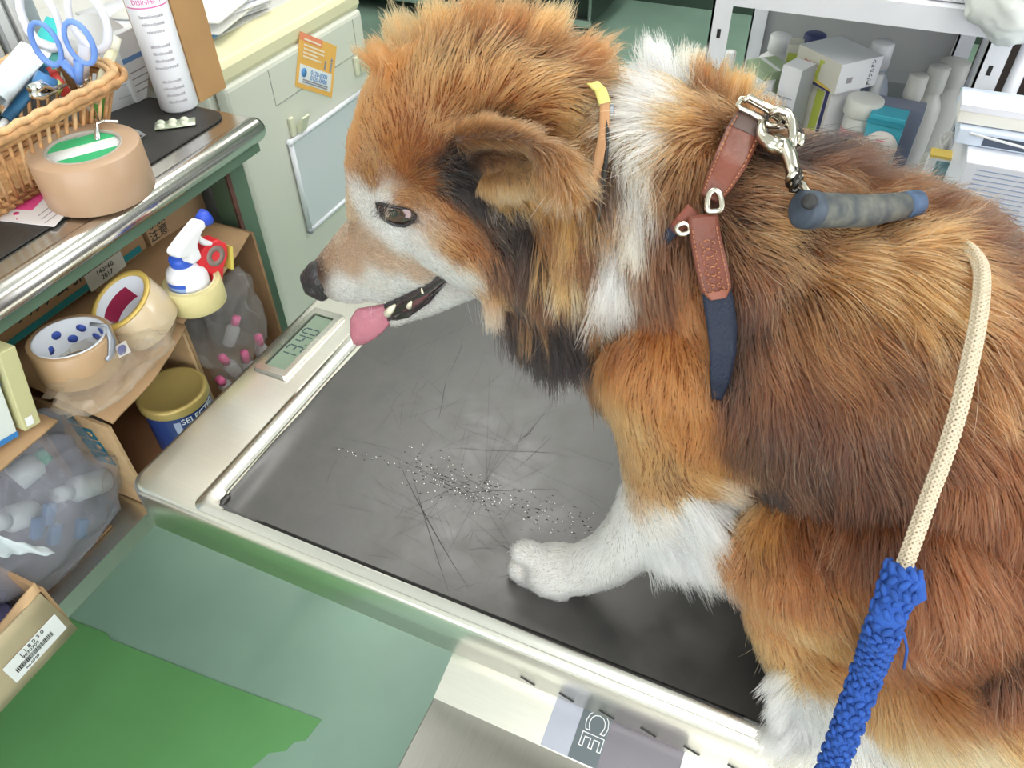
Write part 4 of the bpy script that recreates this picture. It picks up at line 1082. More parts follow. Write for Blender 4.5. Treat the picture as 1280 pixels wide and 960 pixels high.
# teal box with round label
t, M_, h = carton('teal_box', 1113, 140, 1.14, .046, .034, None, -.10, mat('teal_card', (.06, .42, .55), .45), 'teal box with a round pale label on its front')
MB().lathe([(0, 0), (.0225, 0), (.0225, .0006), (0, .0006)], 32, M_ @ frame((.002, -.0192, h-.042), (1, 0, 0), (0, 0, 1))).build('round_label', mat('label_cream', (.74, .70, .68), .5), t)
MB().box((-.0242, -.0196, h-.012), (.0242, -.0192, h-.006), M_).build('fold_line', mat('teal_dark', (.03, .28, .38), .5), t)
for i, w_ in enumerate((.5, .9, 1.0, .8)):
    MB().box((-.015*w_+.001, -.0202, h-.034-i*.0055), (.015*w_+.001, -.0198, h-.0328-i*.0055), M_).build('print_line', gp if i else pk, t)
t, M_, h = carton('dark_topped_box', 1125, 128, 1.19, .07, .03, None, -.05, mat('slate_card', (.20, .22, .30), .5), 'dark-topped box behind the teal box')
t, M_, h = carton('small_carton', 1068, 178, 1.10, .034, .03, .05, .3, creamc, 'small carton with a lime corner in front of the pink-labelled tub', zb=None)
MB().prism([(-.012, .02), (.016, .03), (.016, .046), (-.012, .046)], -.0005, .0003, M_ @ frame((0, -.0154, 0), (1, 0, 0), (0, 0, 1))).build('lime_print', limec, t)
# tall whitish bottles behind film
milky = mat('milky_plastic', (.60, .60, .56), .35)
for k, (x, y, Y, lb_) in enumerate(((1150, 93, 1.22, 'leftmost of the three milky squeeze bottles on the shelf'), (1176, 82, 1.24, 'middle one of the three milky squeeze bottles on the shelf'), (1196, 76, 1.30, 'rightmost of the three milky squeeze bottles, set furthest back'))):
    bottle('squeeze_bottle', x, y, Y, (.019, .021, .030)[k], [(1, .60), (.98, .66), (.80, .72), (.62, .76), (.60, .80)], milky, milky, lb_, 'milky squeeze bottles', capfrom=.80)
t, M_, h = carton('flat_tub', 1125, 96, 1.36, .10, .05, .03, 0, mat('tub_grey', (.58, .60, .60), .5), 'low grey tub at the back of the shelf behind the bottles')
t, p, H_ = bottle('bagged_bottle', 1020, 42, 1.36, .03, [(1, .7), (.9, .78), (.5, .8)], mat('slate_foil', (.22, .26, .34), .25, .4, var=.4, vscale=40), mat('navy_cap', (.05, .06, .18), .4), 'foil-wrapped dark bottle behind the animal-print box', capfrom=.8)
t, M_, h = carton('lime_box', 996, 52, 1.27, .022, .03, None, .1, creamc, 'narrow cream box with a lime patch behind the tall slim white box')
MB().box((-.009, -.0154, h-.045), (.008, -.0150, h-.012), M_).build('lime_print', limec, t)
# framed card and film at the right
q = [(1136, 190), (1166, 192), (1168, 262), (1128, 262)]
t = thing('picture_box', at(1150, 250, y=1.02), 'small yellow-edged picture box standing beside the milky film', 'box')
p0, p1 = at(1136, 262, y=1.02), at(1166, 262, y=1.02); ztop = at(1150, 191, y=1.02).z
M_ = T(p0.x, 1.02, p0.z-.06); w_ = p1.x-p0.x; hh = ztop-(p0.z-.06)
bevel(MB().box((0, 0, 0), (w_, .02, hh), M_).build('body', white_c, t), .0006)
MB().box((0, -.0006, hh-.003), (w_, .02, hh+.0004), M_).build('yellow_edge', yel, t)
MB().box((w_*.35, -.0008, .01), (w_, -.0003, hh-.006), M_).build('picture', mat('picture_teal', (.18, .34, .38), .4, var=.6, vscale=60), t)
crumple('clear_bag', (at(1178, 185, y=1.06).x, 1.07, .075), (.018, .035, .085), 13, mat('film_milky', (.74, .74, .70), .3, alpha=.55), 'milky plastic film bag standing left of the white printed box', 'bag', amp=.35)
# side cabinet (mostly hidden) that carries the white boxes
cb = thing('white_cabinet', (.45, .97, FZ), 'white cabinet behind the dog carrying papers and white boxes', 'cabinet')
bevel(MB().box((.125, .89, FZ), (.85, 1.085, .080)).build('body', wht, cb), .003)
rnd = random.Random(2)
zt = .0805
for i in range(7):
    th_ = rnd.choice((.004, .006, .008)); a_ = rnd.uniform(-.06, .06); col_ = [(.62, .64, .68), (.80, .80, .80), (.30, .38, .50), (.84, .84, .86), (.45, .55, .40), (.78, .78, .80), (.10, .11, .12)][i]
    o = MB().box((-.16, -.095, 0), (.20, .095, th_), T(.335, .965, zt) @ Rz(a_*.4)).build('magazine', mat('magazine_%d' % i, col_, .35), org=(.335, .965, zt))
    tag(o, ['grey', 'white', 'slate blue', 'bright white', 'green-edged', 'pale', 'black-topped'][i]+' magazine in the stack under the white printed box', 'magazine', 'magazines under the printed box'); zt += th_+.0004
def dbox(name, x0, x1, y0, y1, z0, z1, m, label, cat='box'):
    t = thing(name, ((x0+x1)/2, (y0+y1)/2, z0), label, cat)
    bevel(MB().box((x0, y0, z0), (x1, y1, z1)).build('body', m, t), .0015); return t
zq = at(1205, 196, y=.93).z
t = dbox('printed_box', .133, .40, .902, 1.06, zt, .209, mat('box_bluewhite', (.78, .81, .90), .5), 'white box with fine blue printing at the right edge, above the magazines')
pb2 = mat('print_pale_blue', (.38, .46, .66), .5)
for r_ in range(2):
    for i in range(11):
        w_ = random.Random(i*3+r_).uniform(.05, .095)
        MB().box((.145+r_*.12, .9015, .201-i*.0055), (.145+r_*.12+w_, .9019, .2022-i*.0055)).build('print_line', pb2, t)
t2 = dbox('open_box', .118, .40, .940, 1.06, .210, .228, mat('box_skyblue', (.68, .76, .90), .45), 'pale blue open box with a dark slot between the two white boxes')
MB().box((.145, .9392, .2125), (.40, .9398, .2235)).build('slot', mat('slot_blue', (.06, .08, .12), .3), t2)
MB().tube([(.13, .938, .2245), (.22, .938, .2145), (.38, .938, .2130)], .0015, 6).build('cable', wht, t2)
t3 = dbox('white_box', .113, .40, .950, .99, .229, .245, mat('box_warmwhite', (.84, .82, .76), .45), 'plain white box topmost of the stack at the right edge')
MB().box((.112, .949, .243), (.401, .991, .250)).build('lid', mat('lid_coolwhite', (.82, .83, .90), .4), t3)
# stock on the upper boards
t = dbox('blue_white_box', -.06, .03, 1.15, 1.25, .301, .35, white_c, 'white box with a blue band on the upper shelf board', 'box')
MB().box((-.061, 1.149, .302), (.031, 1.1495, .312)).build('blue_band', MATS['rim_blue'], t)
t = dbox('white_tray', .05, .15, 1.12, 1.3, .301, .34, white_c, 'white tray at the right of the upper shelf board', 'tray')
lp_ = MB().tube([(-.075, 1.11, .303), (-.06, 1.105, .309), (-.045, 1.11, .304), (-.03, 1.105, .307), (-.012, 1.108, .303), (.01, 1.11, .304)], .0045, 8, flat=.5)
tag(lp_.build('leather_strap', mat('strap_brown', (.16, .06, .04), .5), org=(-.04, 1.11, .302)), 'brown leather strap lying on the edge of the upper shelf', 'strap')
crumple('white_bag', (.140, 1.075, .330), (.055, .05, .052), 21, mat('bag_white', (.74, .77, .74), .35, alpha=.93), 'thin white plastic bag sagging over the upper shelf edge', 'bag', amp=.22, fr=.7)
# ------------------------------------------------------------------ far end of the room
kn_ = thing('animal_cage', (-1.75, 3.95, FZ), 'dark cage cabinet with chrome bars at the far end of the green floor', 'cage')
kx0, kx1, ky0, ky1 = -2.02+.45, -1.24, 3.66, 4.25
cdk = mat('cage_dark', (.012, .022, .016), .35)
kx0 = -2.70
b = MB().box((kx0, ky0+.03, FZ+.10), (kx1-.01, ky1, .55)); b.build('body', cdk, kn_)
for i, x in enumerate((-2.0, -1.9, -1.79, -1.66, -1.52, -1.39, -1.25)):
    MB().tube([(x, ky0, FZ+.12), (x, ky0, .6)], .009, 10).build('bar', mat('pale_chrome', (.55, .62, .58), .25, .9), kn_)
MB().box((kx0, ky0-.01, FZ+.09), (kx1, ky0+.01, FZ+.12)).build('bottom_rail', MATS['pale_chrome'], kn_)
for x in (kx1-.03, kx0+.03): MB().tube([(x, ky0+.02, FZ), (x, ky0+.02, FZ+.10)], .012, 10).build('leg', cdk, kn_)
bb = tag(MB().box((XL, YB-.012, FZ), (XR, YB, FZ+.10)).build('baseboard_back', mat('baseboard', (.04, .07, .05), .5)), kind='structure')
bb = tag(MB().box((XL, 1.5, FZ), (XL+.012, YB, FZ+.10)).build('baseboard_left', MATS['baseboard']), kind='structure')
# ------------------------------------------------------------------ the dog
def blob(px, py, Y, rp):
    c = at(px, py, y=Y); return (c, rp*depth(c)/FPX)
def wblob(x, y, z, r): return (V((x, y, z)), r)
def chain_balls(bs, step=0.4):
    out = []
    for (a, ra), (b, rb) in zip(bs[:-1], bs[1:]):
        n = max(2, int((b-a).length/(min(ra, rb)*step))+1)
        for i in range(n): out.append((a.lerp(b, i/n), ra+(rb-ra)*i/n))
    out.append(bs[-1]); return out
ICO = ico_template(3)
def fuse(name, balls, voxel, smooth_it, material, parent=None, org=(0, 0, 0), ell=()):
    """one continuous skin over overlapping balls"""
    vs = []; fs = []; o = 0
    for c, r in balls:
        q = ICO[0]*r+np.array(c[:]); vs.append(q); fs += [tuple(i+o for i in f) for f in ICO[1]]; o += len(q)
    for M in ell:
        q = np.array([(M @ V(v))[:] for v in ICO[0]]); vs.append(q); fs += [tuple(i+o for i in f) for f in ICO[1]]; o += len(q)
    vs = np.vstack(vs)-np.array(org)
    me = bpy.data.meshes.new('tmp'); me.from_pydata(vs.tolist(), [], fs)
    t = bpy.data.objects.new('tmp', me); COL.objects.link(t)
    m = t.modifiers.new('r', 'REMESH'); m.mode = 'VOXEL'; m.voxel_size = voxel
    m = t.modifiers.new('s', 'SMOOTH'); m.factor = 0.6; m.iterations = smooth_it
    dg = bpy.context.evaluated_depsgraph_get()
    out = bpy.data.meshes.new_from_object(t.evaluated_get(dg)); out.name = name
    bpy.data.objects.remove(t); bpy.data.meshes.remove(me)
    out.materials.clear(); out.materials.append(material)
    out.polygons.foreach_set('use_smooth', [True]*len(out.polygons))
    ob = bpy.data.objects.new(name, out); COL.objects.link(ob); ob.location = org; WL[ob.name] = V(org)
    if parent is not None: ob.parent = parent
    return ob
DORG = V((0.08, 0.42, 0.006))
B = []
def ch(*pts, step=0.4): B.extend(chain_balls([blob(*p) if len(p) == 4 else wblob(*p[:4]) for p in pts], step))
# head
ch((548, 168, .425, 100), (640, 205, .435, 112))
ch((515, 200, .415, 80), (500, 262, .408, 66))
ch((600, 125, .435, 90), (680, 150, .445, 90))
ch((570, 270, .410, 74), (640, 300, .420, 80))
ch((497, 296, .407, 60), (440, 337, .395, 43), (407, 348, .389, 24))
ch((470, 345, .396, 34), (530, 320, .405, 40))
ch((600, 328, .420, 36), (540, 376, .406, 17), (493, 397, .399, 12))
# far ear tip
ch((530, 90, .50, 26), (505, 50, .52, 13))
# neck and chest
ch((680, 235, .445, 115), (790, 250, .45, 138), (900, 320, .455, 155))
ch((830, 380, .44, 95), (820, 440, .43, 72))
# hanging ruff below the ear
ch((660, 320, .405, 50), (690, 365, .402, 40))
# trunk
ch((940, 400, .455, 178), (1060, 450, .460, 205), (1200, 560, .465, 235), (1340, 660, .47, 270))
ch((1250, 520, .47, 200), (1500, 760, .48, 300))
# near foreleg
ch((850, 450, .392, 92), (850, 545, .380, 74), (845, 610, .372, 60), (805, 660, .365, 42), (765, 695, .360, 33), (725, 712, .358, 30))
ch((725, 712, .358, 30), (690, 712, .356, 33))
for t in ((655, 690, 15), (650, 711, 16), (662, 732, 16), (690, 744, 15)):
    ch((705, 714, .355, 20), (t[0]+10, t[1]+1, .353, 14), (t[0], t[1], .352, t[2]), step=0.25)
# far foreleg, standing straight behind the near one
B.extend(chain_balls([wblob(.02, .50, .25, .045), wblob(.02, .51, .14, .032), wblob(.01, .51, .05, .022), wblob(-.01, .51, .025, .022)]))
# near hind leg, folded
ch((1130, 680, .375, 150), (1030, 690, .355, 105), (965, 690, .348, 62))
ch((985, 710, .345, 66), (1015, 790, .335, 62), (1050, 860, .328, 60))
ch((1040, 885, .318, 50), (1075, 930, .315, 58), (1180, 1010, .32, 50))
ch((1020, 900, .316, 40), (1010, 915, .314, 34))
ch((1250, 780, .40, 210), (1330, 900, .38, 190))
B.extend(chain_balls([wblob(.30, .50, .16, .12), wblob(.36, .48, .13, .12)]))
dog_skin = mat('dog_skin', (0.22, 0.10, 0.05), 0.9)
dog = fuse('dog', B, 0.0040, 6, dog_skin, org=DORG)
for v in dog.data.vertices:
    if v.co.z+DORG.z < .0046: v.co.z = .0046-DORG.z
tag(dog, 'long-haired brown and white dog sitting on the black table mat', 'dog')
# ------------------------------------------------------------------ coat: colours, combing, strands
def lin(r, g, b): return tuple(((c/255)/12.92 if c/255 <= .04045 else ((c/255+.055)/1.055)**2.4) for c in (r, g, b))
PAL = {'O': lin(150, 86, 42), 'R': lin(102, 56, 30), 'B': lin(82, 50, 30), 'D': lin(44, 30, 25), 'K': lin(22, 18, 19), 'W': lin(242, 238, 232),
       'G': lin(178, 120, 68), 'C': lin(200, 164, 134), 'Y': lin(212, 184, 138), 'T': lin(134, 84, 46)}
bmd = bmesh.new(); bmd.from_mesh(dog.data); bmd.transform(Matrix.Translation(DORG)); bvh = BVHTree.FromBMesh(bmd)
bmd.free()
def hit(px, py):
    d = ray(px, py); p, n, i, t = bvh.ray_cast(CAM, d)
    if p is None:
        # just off the silhouette: nearest point of the body to the ray at the body's distance
        q = CAM+d*.5; best = None
        for k in range(12):
            p, n, i, t = bvh.find_nearest(q); s = (p-CAM).dot(d); q = CAM+d*s
        return p, n
    return p, n
# pixel, combing direction in the picture, length in cm, root colour, tip colour, darkness streaks 0..1
GUIDES = """
445 150 -15 -100 1.0 O O 0
440 200 -20 -60 0.8 O O 0
480 90 -20 -100 1.8 O O .1
520 60 -20 -100 3.0 T G .1
560 60 0 -100 3.2 B G .3
600 50 10 -100 3.2 B G .3
650 60 50 -90 3.2 B T .5
700 80 80 -60 3.4 B T .5
490 150 -10 -100 1.2 O O 0
540 110 20 -100 1.8 O G .1
600 110 40 -90 2.2 O G .1
650 110 70 -60 2.8 O G .3
500 200 0 -100 1.0 O O .15
540 170 20 -90 1.3 O G .1
465 225 0 -100 .8 O G .05
540 220 50 -60 1.0 O O .3
530 250 60 30 0.9 O T .2
560 260 70 50 1.1 O O .3
580 160 60 -40 1.6 O G .1
570 190 50 -20 1.3 K K .5
535 212 20 -30 1.1 B D .5
548 200 40 -10 1.2 K D .5
555 225 40 20 1.2 K K .5
580 172 60 -30 1.4 B D .4
562 242 60 40 1.2 K D .5
575 245 50 40 1.4 K K .4
590 215 60 20 1.0 K K .3
540 190 20 -70 1.2 O B .4
600 245 50 50 1.3 K K .3
630 255 40 80 2.0 K D .4
625 194 80 20 .9 K K .3
650 200 80 20 .9 K K .3
605 195 60 10 .9 K K .3
680 205 80 30 1.2 K D .3
600 160 50 -80 1.4 B G .3
630 162 70 -60 1.2 B G .3
662 175 80 -30 1.3 B T .3
615 222 30 90 1.4 G G .1
645 228 40 80 1.6 G Y .1
675 225 80 60 1.8 G G .1
690 150 90 20 3.0 O G .2
700 190 80 60 3.2 T G .3
725 150 90 50 3.5 B T .4
740 210 40 90 3.5 D B .5
720 250 40 90 4.0 T G .5
690 270 40 90 4.0 T R .5
740 300 10 100 4.5 D D .5
715 330 25 100 4.5 G R .6
685 330 30 100 4.5 D B .6
650 300 35 100 3.6 K D .5
625 290 40 95 2.6 K D .5
650 360 30 100 5.0 K D .6
680 390 25 100 6.0 K K .4
650 395 25 100 5.0 K D .4
700 410 15 100 6.0 K K .4
720 390 10 100 5.5 K D .5
620 330 30 100 2.8 D B .4
600 310 40 90 2.0 O B .4
585 290 60 70 1.4 O B .3
575 320 50 80 1.4 O O .1
605 350 30 100 2.2 O G .1
600 370 25 100 2.4 G G .05
560 310 70 50 1.0 G O .05
555 335 70 30 0.8 W C 0
540 290 70 40 .8 C G .05
520 300 70 50 .7 W C 0
500 300 70 50 .6 W W 0
530 320 70 40 .6 W W 0
525 275 70 40 .6 C W 0
490 330 80 40 .45 C C 0
470 310 80 20 .45 C C .1
450 300 80 -10 .4 C C .1
440 330 90 20 .4 C C .1
470 350 90 30 .4 W C .1
430 360 90 20 .4 W W 0
455 372 90 20 .4 W W 0
500 355 90 10 .45 W W 0
520 340 90 0 .45 C C 0
410 320 70 -50 .35 C D .5
400 335 70 -50 .3 B C .3
425 290 50 -80 .4 C C .1
436 265 20 -100 .5 C G .05
455 250 20 -90 .6 W C 0
468 262 40 -80 .4 W W 0
480 245 50 -70 .6 W G 0
500 250 70 -20 .6 G O .1
490 290 60 60 .5 W W 0
510 375 90 0 .5 W W 0
540 372 90 -10 .6 W W 0
570 350 70 60 1.0 W W 0
590 345 60 80 1.5 W C 0
820 90 -60 -90 3.4 W W 0
850 80 -50 -90 3.6 W W 0
800 110 -50 -80 3.2 G Y .1
862 80 -45 -90 3.4 W Y 0
840 130 -100 -10 3.0 W W 0
800 150 -50 20 2.8 W Y .05
820 180 -60 60 3.0 W W 0
850 185 -50 70 2.8 T G .3
852 115 -90 -30 3.0 W W 0
870 130 -80 -20 3.0 T G .25
885 70 -30 -100 3.4 T G .25
862 155 -80 10 2.8 G T .2
790 190 0 100 3.0 Y W .1
770 150 -40 50 3.0 T T .3
765 200 0 100 3.2 B D .5
800 220 10 100 3.2 Y W .1
780 260 5 100 3.4 B T .4
765 300 0 100 3.8 W W .05
750 350 0 100 3.8 W W .1
785 300 10 100 3.4 B T .5
745 310 0 100 3.2 D D .5
770 380 5 100 3.4 B D .4
835 215 -20 90 3.0 B T .4
875 150 -80 30 3.0 T G .3
892 100 -40 -90 3.4 B G .35
912 120 -70 -60 3.0 B G .35
905 160 -80 40 2.8 B T .4
880 200 -30 90 3.0 T B .4
860 250 20 100 3.0 B R .4
820 290 10 100 3.2 B R .5
850 300 20 90 2.6 B B .5
860 350 20 100 2.4 R O .3
820 350 10 100 3.0 B B .5
790 410 10 100 2.6 O R .3
760 440 -10 100 2.8 O O .15
800 460 5 100 2.2 O O .15
840 420 10 100 2.2 O O .2
870 400 10 100 2.0 O T .2
870 470 10 100 2.2 O O .2
850 520 10 100 2.0 O O .15
790 520 0 100 1.8 O G .05
810 560 0 100 1.5 O G .1
880 550 20 100 2.2 O T .15
840 590 10 60 1.2 T G .2
800 600 0 100 1.2 G T .1
880 600 80 30 2.2 G O .1
905 605 100 15 2.6 G C .1
910 620 100 20 3.0 W W 0
850 620 40 60 1.3 T G .1
800 630 10 100 1.2 G C .1
780 650 -10 100 1.0 W W 0
820 650 40 80 1.6 W C .05
860 650 60 80 4.2 W W 0
880 650 70 80 5.0 W W 0
850 690 70 80 5.0 W W 0
815 690 30 100 1.8 W W 0
790 700 0 100 1.3 W W 0
750 690 -60 60 .9 W W 0
760 720 -30 80 1.2 W W 0
720 690 -100 20 .7 W W 0
700 720 -100 30 .7 W W 0
660 705 -100 10 .7 W W 0
660 730 -90 50 .7 W W 0
690 745 -60 80 .8 W W 0
740 725 -60 60 1.0 W W 0
960 190 80 10 3.5 K D .6
935 170 -40 80 2.4 B B .5
1000 200 100 -20 4.5 D T .6
1040 215 100 -30 5.0 B T .6
1080 230 100 -28 5.2 B T .5
1120 240 100 -30 5.0 T B .5
940 220 80 30 3.0 B T .6
980 240 90 20 4.0 T B .6
960 290 80 50 3.6 D G .7
1000 300 80 45 4.0 B G .6
1040 320 80 50 4.2 T G .5
1080 290 90 20 4.2 T G .4
1130 290 95 5 4.4 T G .4
1180 300 95 -15 4.4 T B .4
1210 310 90 -30 4.2 B D .5
1100 350 80 60 4.2 T G .5
1160 360 80 45 4.2 T G .35
1210 370 70 60 4.0 R T .3
1260 370 80 60 4.0 R T .35
940 350 20 100 3.6 R D .6
930 400 20 100 3.6 D B .6
960 420 20 100 4.0 B R .6
1000 380 50 85 4.2 B T .6
1050 420 50 90 4.2 R T .6
1100 430 50 90 4.2 R B .55
1150 450 50 90 4.2 R T .45
1210 460 50 90 4.0 R T .35
1265 470 60 80 4.0 R T .3
920 480 10 100 3.6 D R .6
930 540 10 100 3.6 D B .6
970 500 10 100 4.2 R D .6
1020 520 20 100 4.2 R D .6
1080 520 30 100 4.2 R D .5
1140 540 40 95 4.2 R B .4
1200 560 40 95 4.0 R R .35
1260 570 50 90 4.0 R R .3
950 590 10 100 3.4 D K .5
1000 600 5 100 4.0 D B .6
1060 610 10 100 4.2 R D .5
1120 630 20 100 4.0 R D .4
1190 660 30 100 3.8 R R .3
1260 680 30 100 3.8 R R .3
920 640 -60 60 1.8 G O .1
915 680 -40 80 1.8 O R .2
960 660 20 60 2.0 G O .2
1000 670 50 80 2.6 R R .4
960 710 20 100 2.0 R O .3
990 720 40 90 2.4 O R .3
960 760 -10 100 2.0 O T .2
1000 780 40 90 2.4 O G .2
1050 740 50 90 2.8 R O .3
1100 720 30 100 3.2 R R .4
980 820 -10 100 2.2 O G .1
1020 840 50 90 2.4 O G .2
1070 820 60 80 2.8 O R .3
1130 800 50 90 3.2 R R .35
1200 780 40 95 3.6 R R .3
1260 760 40 95 3.6 R R .3
1255 840 30 100 3.4 D R .5
990 880 -30 90 3.0 W W 0
1020 880 0 100 3.2 W W 0
1050 900 30 90 3.2 W W 0
1080 930 40 80 3.2 W Y .05
980 930 -80 50 2.5 Y W .1
1040 950 -20 60 2.5 W W 0
1100 880 60 70 3.2 G T .2
1130 920 70 60 3.2 G Y .15
1180 870 80 50 3.4 T R .3
1210 910 90 30 3.4 G Y .15
1250 900 80 40 3.2 T G .3
1180 950 80 40 3.2 Y G .15
"""
gp_, gd_, gl_, gc0, gc1, gs_ = [], [], [], [], [], []
for ln in GUIDES.strip().splitlines():
    a = ln.split(); x, y, dx, dy = map(float, a[:4])
    p, n = hit(x, y)
    d = CR*dx - CU*dy; d = d-n*d.dot(n)
    if d.length < 1e-6: d = V((1, 0, 0))
    gp_.append(p[:]); gd_.append(d.normalized()[:]); gl_.append(float(a[4])/100); gc0.append(PAL[a[5]]); gc1.append(PAL[a[6]]); gs_.append(float(a[7]))
    # the same marking mirrored to the far side of the animal
gp_, gd_, gl_, gc0, gc1, gs_ = map(np.array, (gp_, gd_, gl_, gc0, gc1, gs_))
far = gp_.copy(); far[:, 1] = .47+(.47-far[:, 1])*1.0
keep = (gp_[:, 1] < .40)
far = far[keep]; fd = gd_[keep].copy(); fd[:, 1] *= -1
gp_ = np.vstack([gp_, far]); gd_ = np.vstack([gd_, fd]); gl_ = np.r_[gl_, gl_[keep]*.8]; gc0 = np.vstack([gc0, gc0[keep]]); gc1 = np.vstack([gc1, gc1[keep]]); gs_ = np.r_[gs_, gs_[keep]]

def interp(P, power, jitter=0.0, rng=None, K=6):
    out = {k: [] for k in 'dlabs'}
    for i in range(0, len(P), 20000):
        Q = P[i:i+20000]
        d2 = ((Q[:, None, :]-gp_[None])**2).sum(2)
        idx = np.argpartition(d2, K, axis=1)[:, :K]; dd = np.take_along_axis(d2, idx, 1)
        w = 1/(dd+2e-5)**(power/2); w /= w.sum(1, keepdims=True)
        out['d'].append((gd_[idx]*w[..., None]).sum(1)); out['l'].append((gl_[idx]*w).sum(1))
        out['a'].append((gc0[idx]*w[..., None]).sum(1)); out['b'].append((gc1[idx]*w[..., None]).sum(1)); out['s'].append((gs_[idx]*w).sum(1))
    return {k: np.concatenate(v) for k, v in out.items()}

def vnoise(P, scale, seed):
    """cheap smooth value noise in numpy, -1..1"""
    Q = P*scale+seed*17.3; I = np.floor(Q).astype(np.int64); F = Q-I; F = F*F*(3-2*F)
    def h(i, j, k):
        n = (i*73856093 ^ j*19349663 ^ k*83492791) & 0x7fffffff
        n = (n ^ (n >> 13))*1274126177 & 0x7fffffff
        return (n % 10007)/5003.5-1
    r = 0
    for a in (0, 1):
        for b in (0, 1):
            for c in (0, 1):
                w = (F[:, 0] if a else 1-F[:, 0])*(F[:, 1] if b else 1-F[:, 1])*(F[:, 2] if c else 1-F[:, 2])
                r = r+w*h(I[:, 0]+a, I[:, 1]+b, I[:, 2]+c)
    return r

# skin takes the colour of the underfur
me = dog.data; nv = len(me.vertices); co = np.empty(nv*3, np.float32); me.vertices.foreach_get('co', co); co = co.reshape(-1, 3)+np.array(DORG)
it = interp(co, 4)
vc = np.ones((nv, 4), np.float32); vc[:, :3] = it['a']*.45
at_ = me.attributes.new('coat', 'FLOAT_COLOR', 'POINT'); at_.data.foreach_set('color', vc.ravel())
nt = dog_skin.node_tree; an = nt.nodes.new('ShaderNodeAttribute'); an.attribute_name = 'coat'
nt.links.new(an.outputs['Color'], nt.nodes['Principled BSDF'].inputs['Base Color'])

HAIR = bpy.data.materials.new('coat_hair'); HAIR.use_nodes = True
nt = HAIR.node_tree; nt.nodes.clear()
o_ = nt.nodes.new('ShaderNodeOutputMaterial'); hb = nt.nodes.new('ShaderNodeBsdfHairPrincipled'); hb.parametrization = 'COLOR'
hb.inputs['Roughness'].default_value = .38; hb.inputs['Radial Roughness'].default_value = .55
if 'Coat' in hb.inputs: hb.inputs['Coat'].default_value = 0.0
an = nt.nodes.new('ShaderNodeAttribute'); an.attribute_name = 'hair_colour'
nt.links.new(an.outputs['Color'], hb.inputs['Color']); nt.links.new(hb.outputs[0], o_.inputs['Surface'])

def sample_surface(me, off, N, weight, rng):
    me.calc_loop_triangles(); nt_ = len(me.loop_triangles)
    tri = np.empty(nt_*3, np.int32); me.loop_triangles.foreach_get('vertices', tri); tri = tri.reshape(-1, 3)
    co = np.empty(len(me.vertices)*3, np.float32); me.vertices.foreach_get('co', co); co = co.reshape(-1, 3).astype(float)+np.array(off)
    vn = np.empty(len(me.vertices)*3, np.float32); me.vertices.foreach_get('normal', vn); vn = vn.reshape(-1, 3)
    A, B_, C_ = co[tri[:, 0]], co[tri[:, 1]], co[tri[:, 2]]
    ar = np.linalg.norm(np.cross(B_-A, C_-A), axis=1)/2; cen = (A+B_+C_)/3
    w = ar*weight(cen, vn[tri].mean(1)); cdf = np.cumsum(w); print('hair area weight', cdf[-1])
    t = np.searchsorted(cdf, rng.random(N)*cdf[-1]); t = np.minimum(t, nt_-1)
    u, v = rng.random(N), rng.random(N); f = u+v > 1; u[f], v[f] = 1-u[f], 1-v[f]
    P = A[t]+(B_[t]-A[t])*u[:, None]+(C_[t]-A[t])*v[:, None]
    Nn = vn[tri[t, 0]]*(1-u-v)[:, None]+vn[tri[t, 1]]*u[:, None]+vn[tri[t, 2]]*v[:, None]
    Nn /= np.linalg.norm(Nn, axis=1, keepdims=True)
    return P, Nn
NOFUR = []      # (centre, radius): bare spots round the eye, nose, lips
FLAT = []       # (centre, radius, factor): pressed-down fur under the harness
def px_r(px, py, Y, rp):
    c, r = blob(px, py, Y, rp); return c, r
# ------------------------------------------------------------------ face: nose, mouth, tongue, eye, ear
nosem = mat('nose_leather', (.022, .018, .020), .28, bump=.5, bscale=500)
nb = chain_balls([blob(397, 340, .381, 15), blob(388, 348, .380, 13), blob(390, 360, .379, 11), blob(402, 368, .379, 9), blob(408, 358, .380, 13), blob(400, 350, .378, 14)], .3)
nose = fuse('nose', nb, .0011, 3, nosem, parent=None, org=DORG); nose.parent = dog; nose.location = (0, 0, 0)
p_ = at(402, 360, y=.3715)
ns = MB(); ns.add([p_+V((v[0]*.0022, v[1]*.002, v[2]*.0035)) for v in ico_template(2)[0]], ico_template(2)[1], True)
ns.build('nostril', sd, nose)
lipm = mat('mouth_black', (.018, .010, .012), .15, coat=.6, bump=.3, bscale=200)
lb_ = chain_balls([blob(492, 388, .3925, 8), blob(512, 374, .3925, 13), blob(535, 358, .3925, 12), blob(556, 344, .394, 8), blob(562, 341, .396, 5)], .3)
lb_ += chain_balls([blob(484, 383, .393, 5), blob(500, 372, .392, 6), blob(528, 352, .392, 6), blob(548, 341, .393, 5)], .3)
lb_ += chain_balls([blob(488, 398, .396, 5), blob(508, 392, .394, 6), blob(534, 374, .394, 6), blob(556, 350, .395, 5)], .3)
lip = fuse('lip', lb_, .0012, 2, lipm, org=DORG); lip.parent = dog; lip.location = (0, 0, 0)
gum = mat('gum', (.10, .03, .035), .2, coat=.5)
g_ = fuse('gum', chain_balls([blob(506, 384, .3895, 6), blob(522, 374, .389, 7), blob(538, 362, .3895, 5)], .3), .001, 2, gum, org=DORG); g_.parent = lip; g_.location = (0, 0, 0)
toothm = mat('tooth', (.72, .68, .52), .25, coat=.3)
def tooth(a, c, r):
    MB().tube([a, a.lerp(c, .5), c], [r, r*.8, r*.25], 10).build('tooth', toothm, lip)
tooth(at(484, 392, y=.388), at(494, 381, y=.3865), .0034)
tooth(at(511, 383, y=.3865), at(515, 376, y=.3855), .0025)
tooth(at(529, 366, y=.3865), at(527, 360, y=.386), .0015)
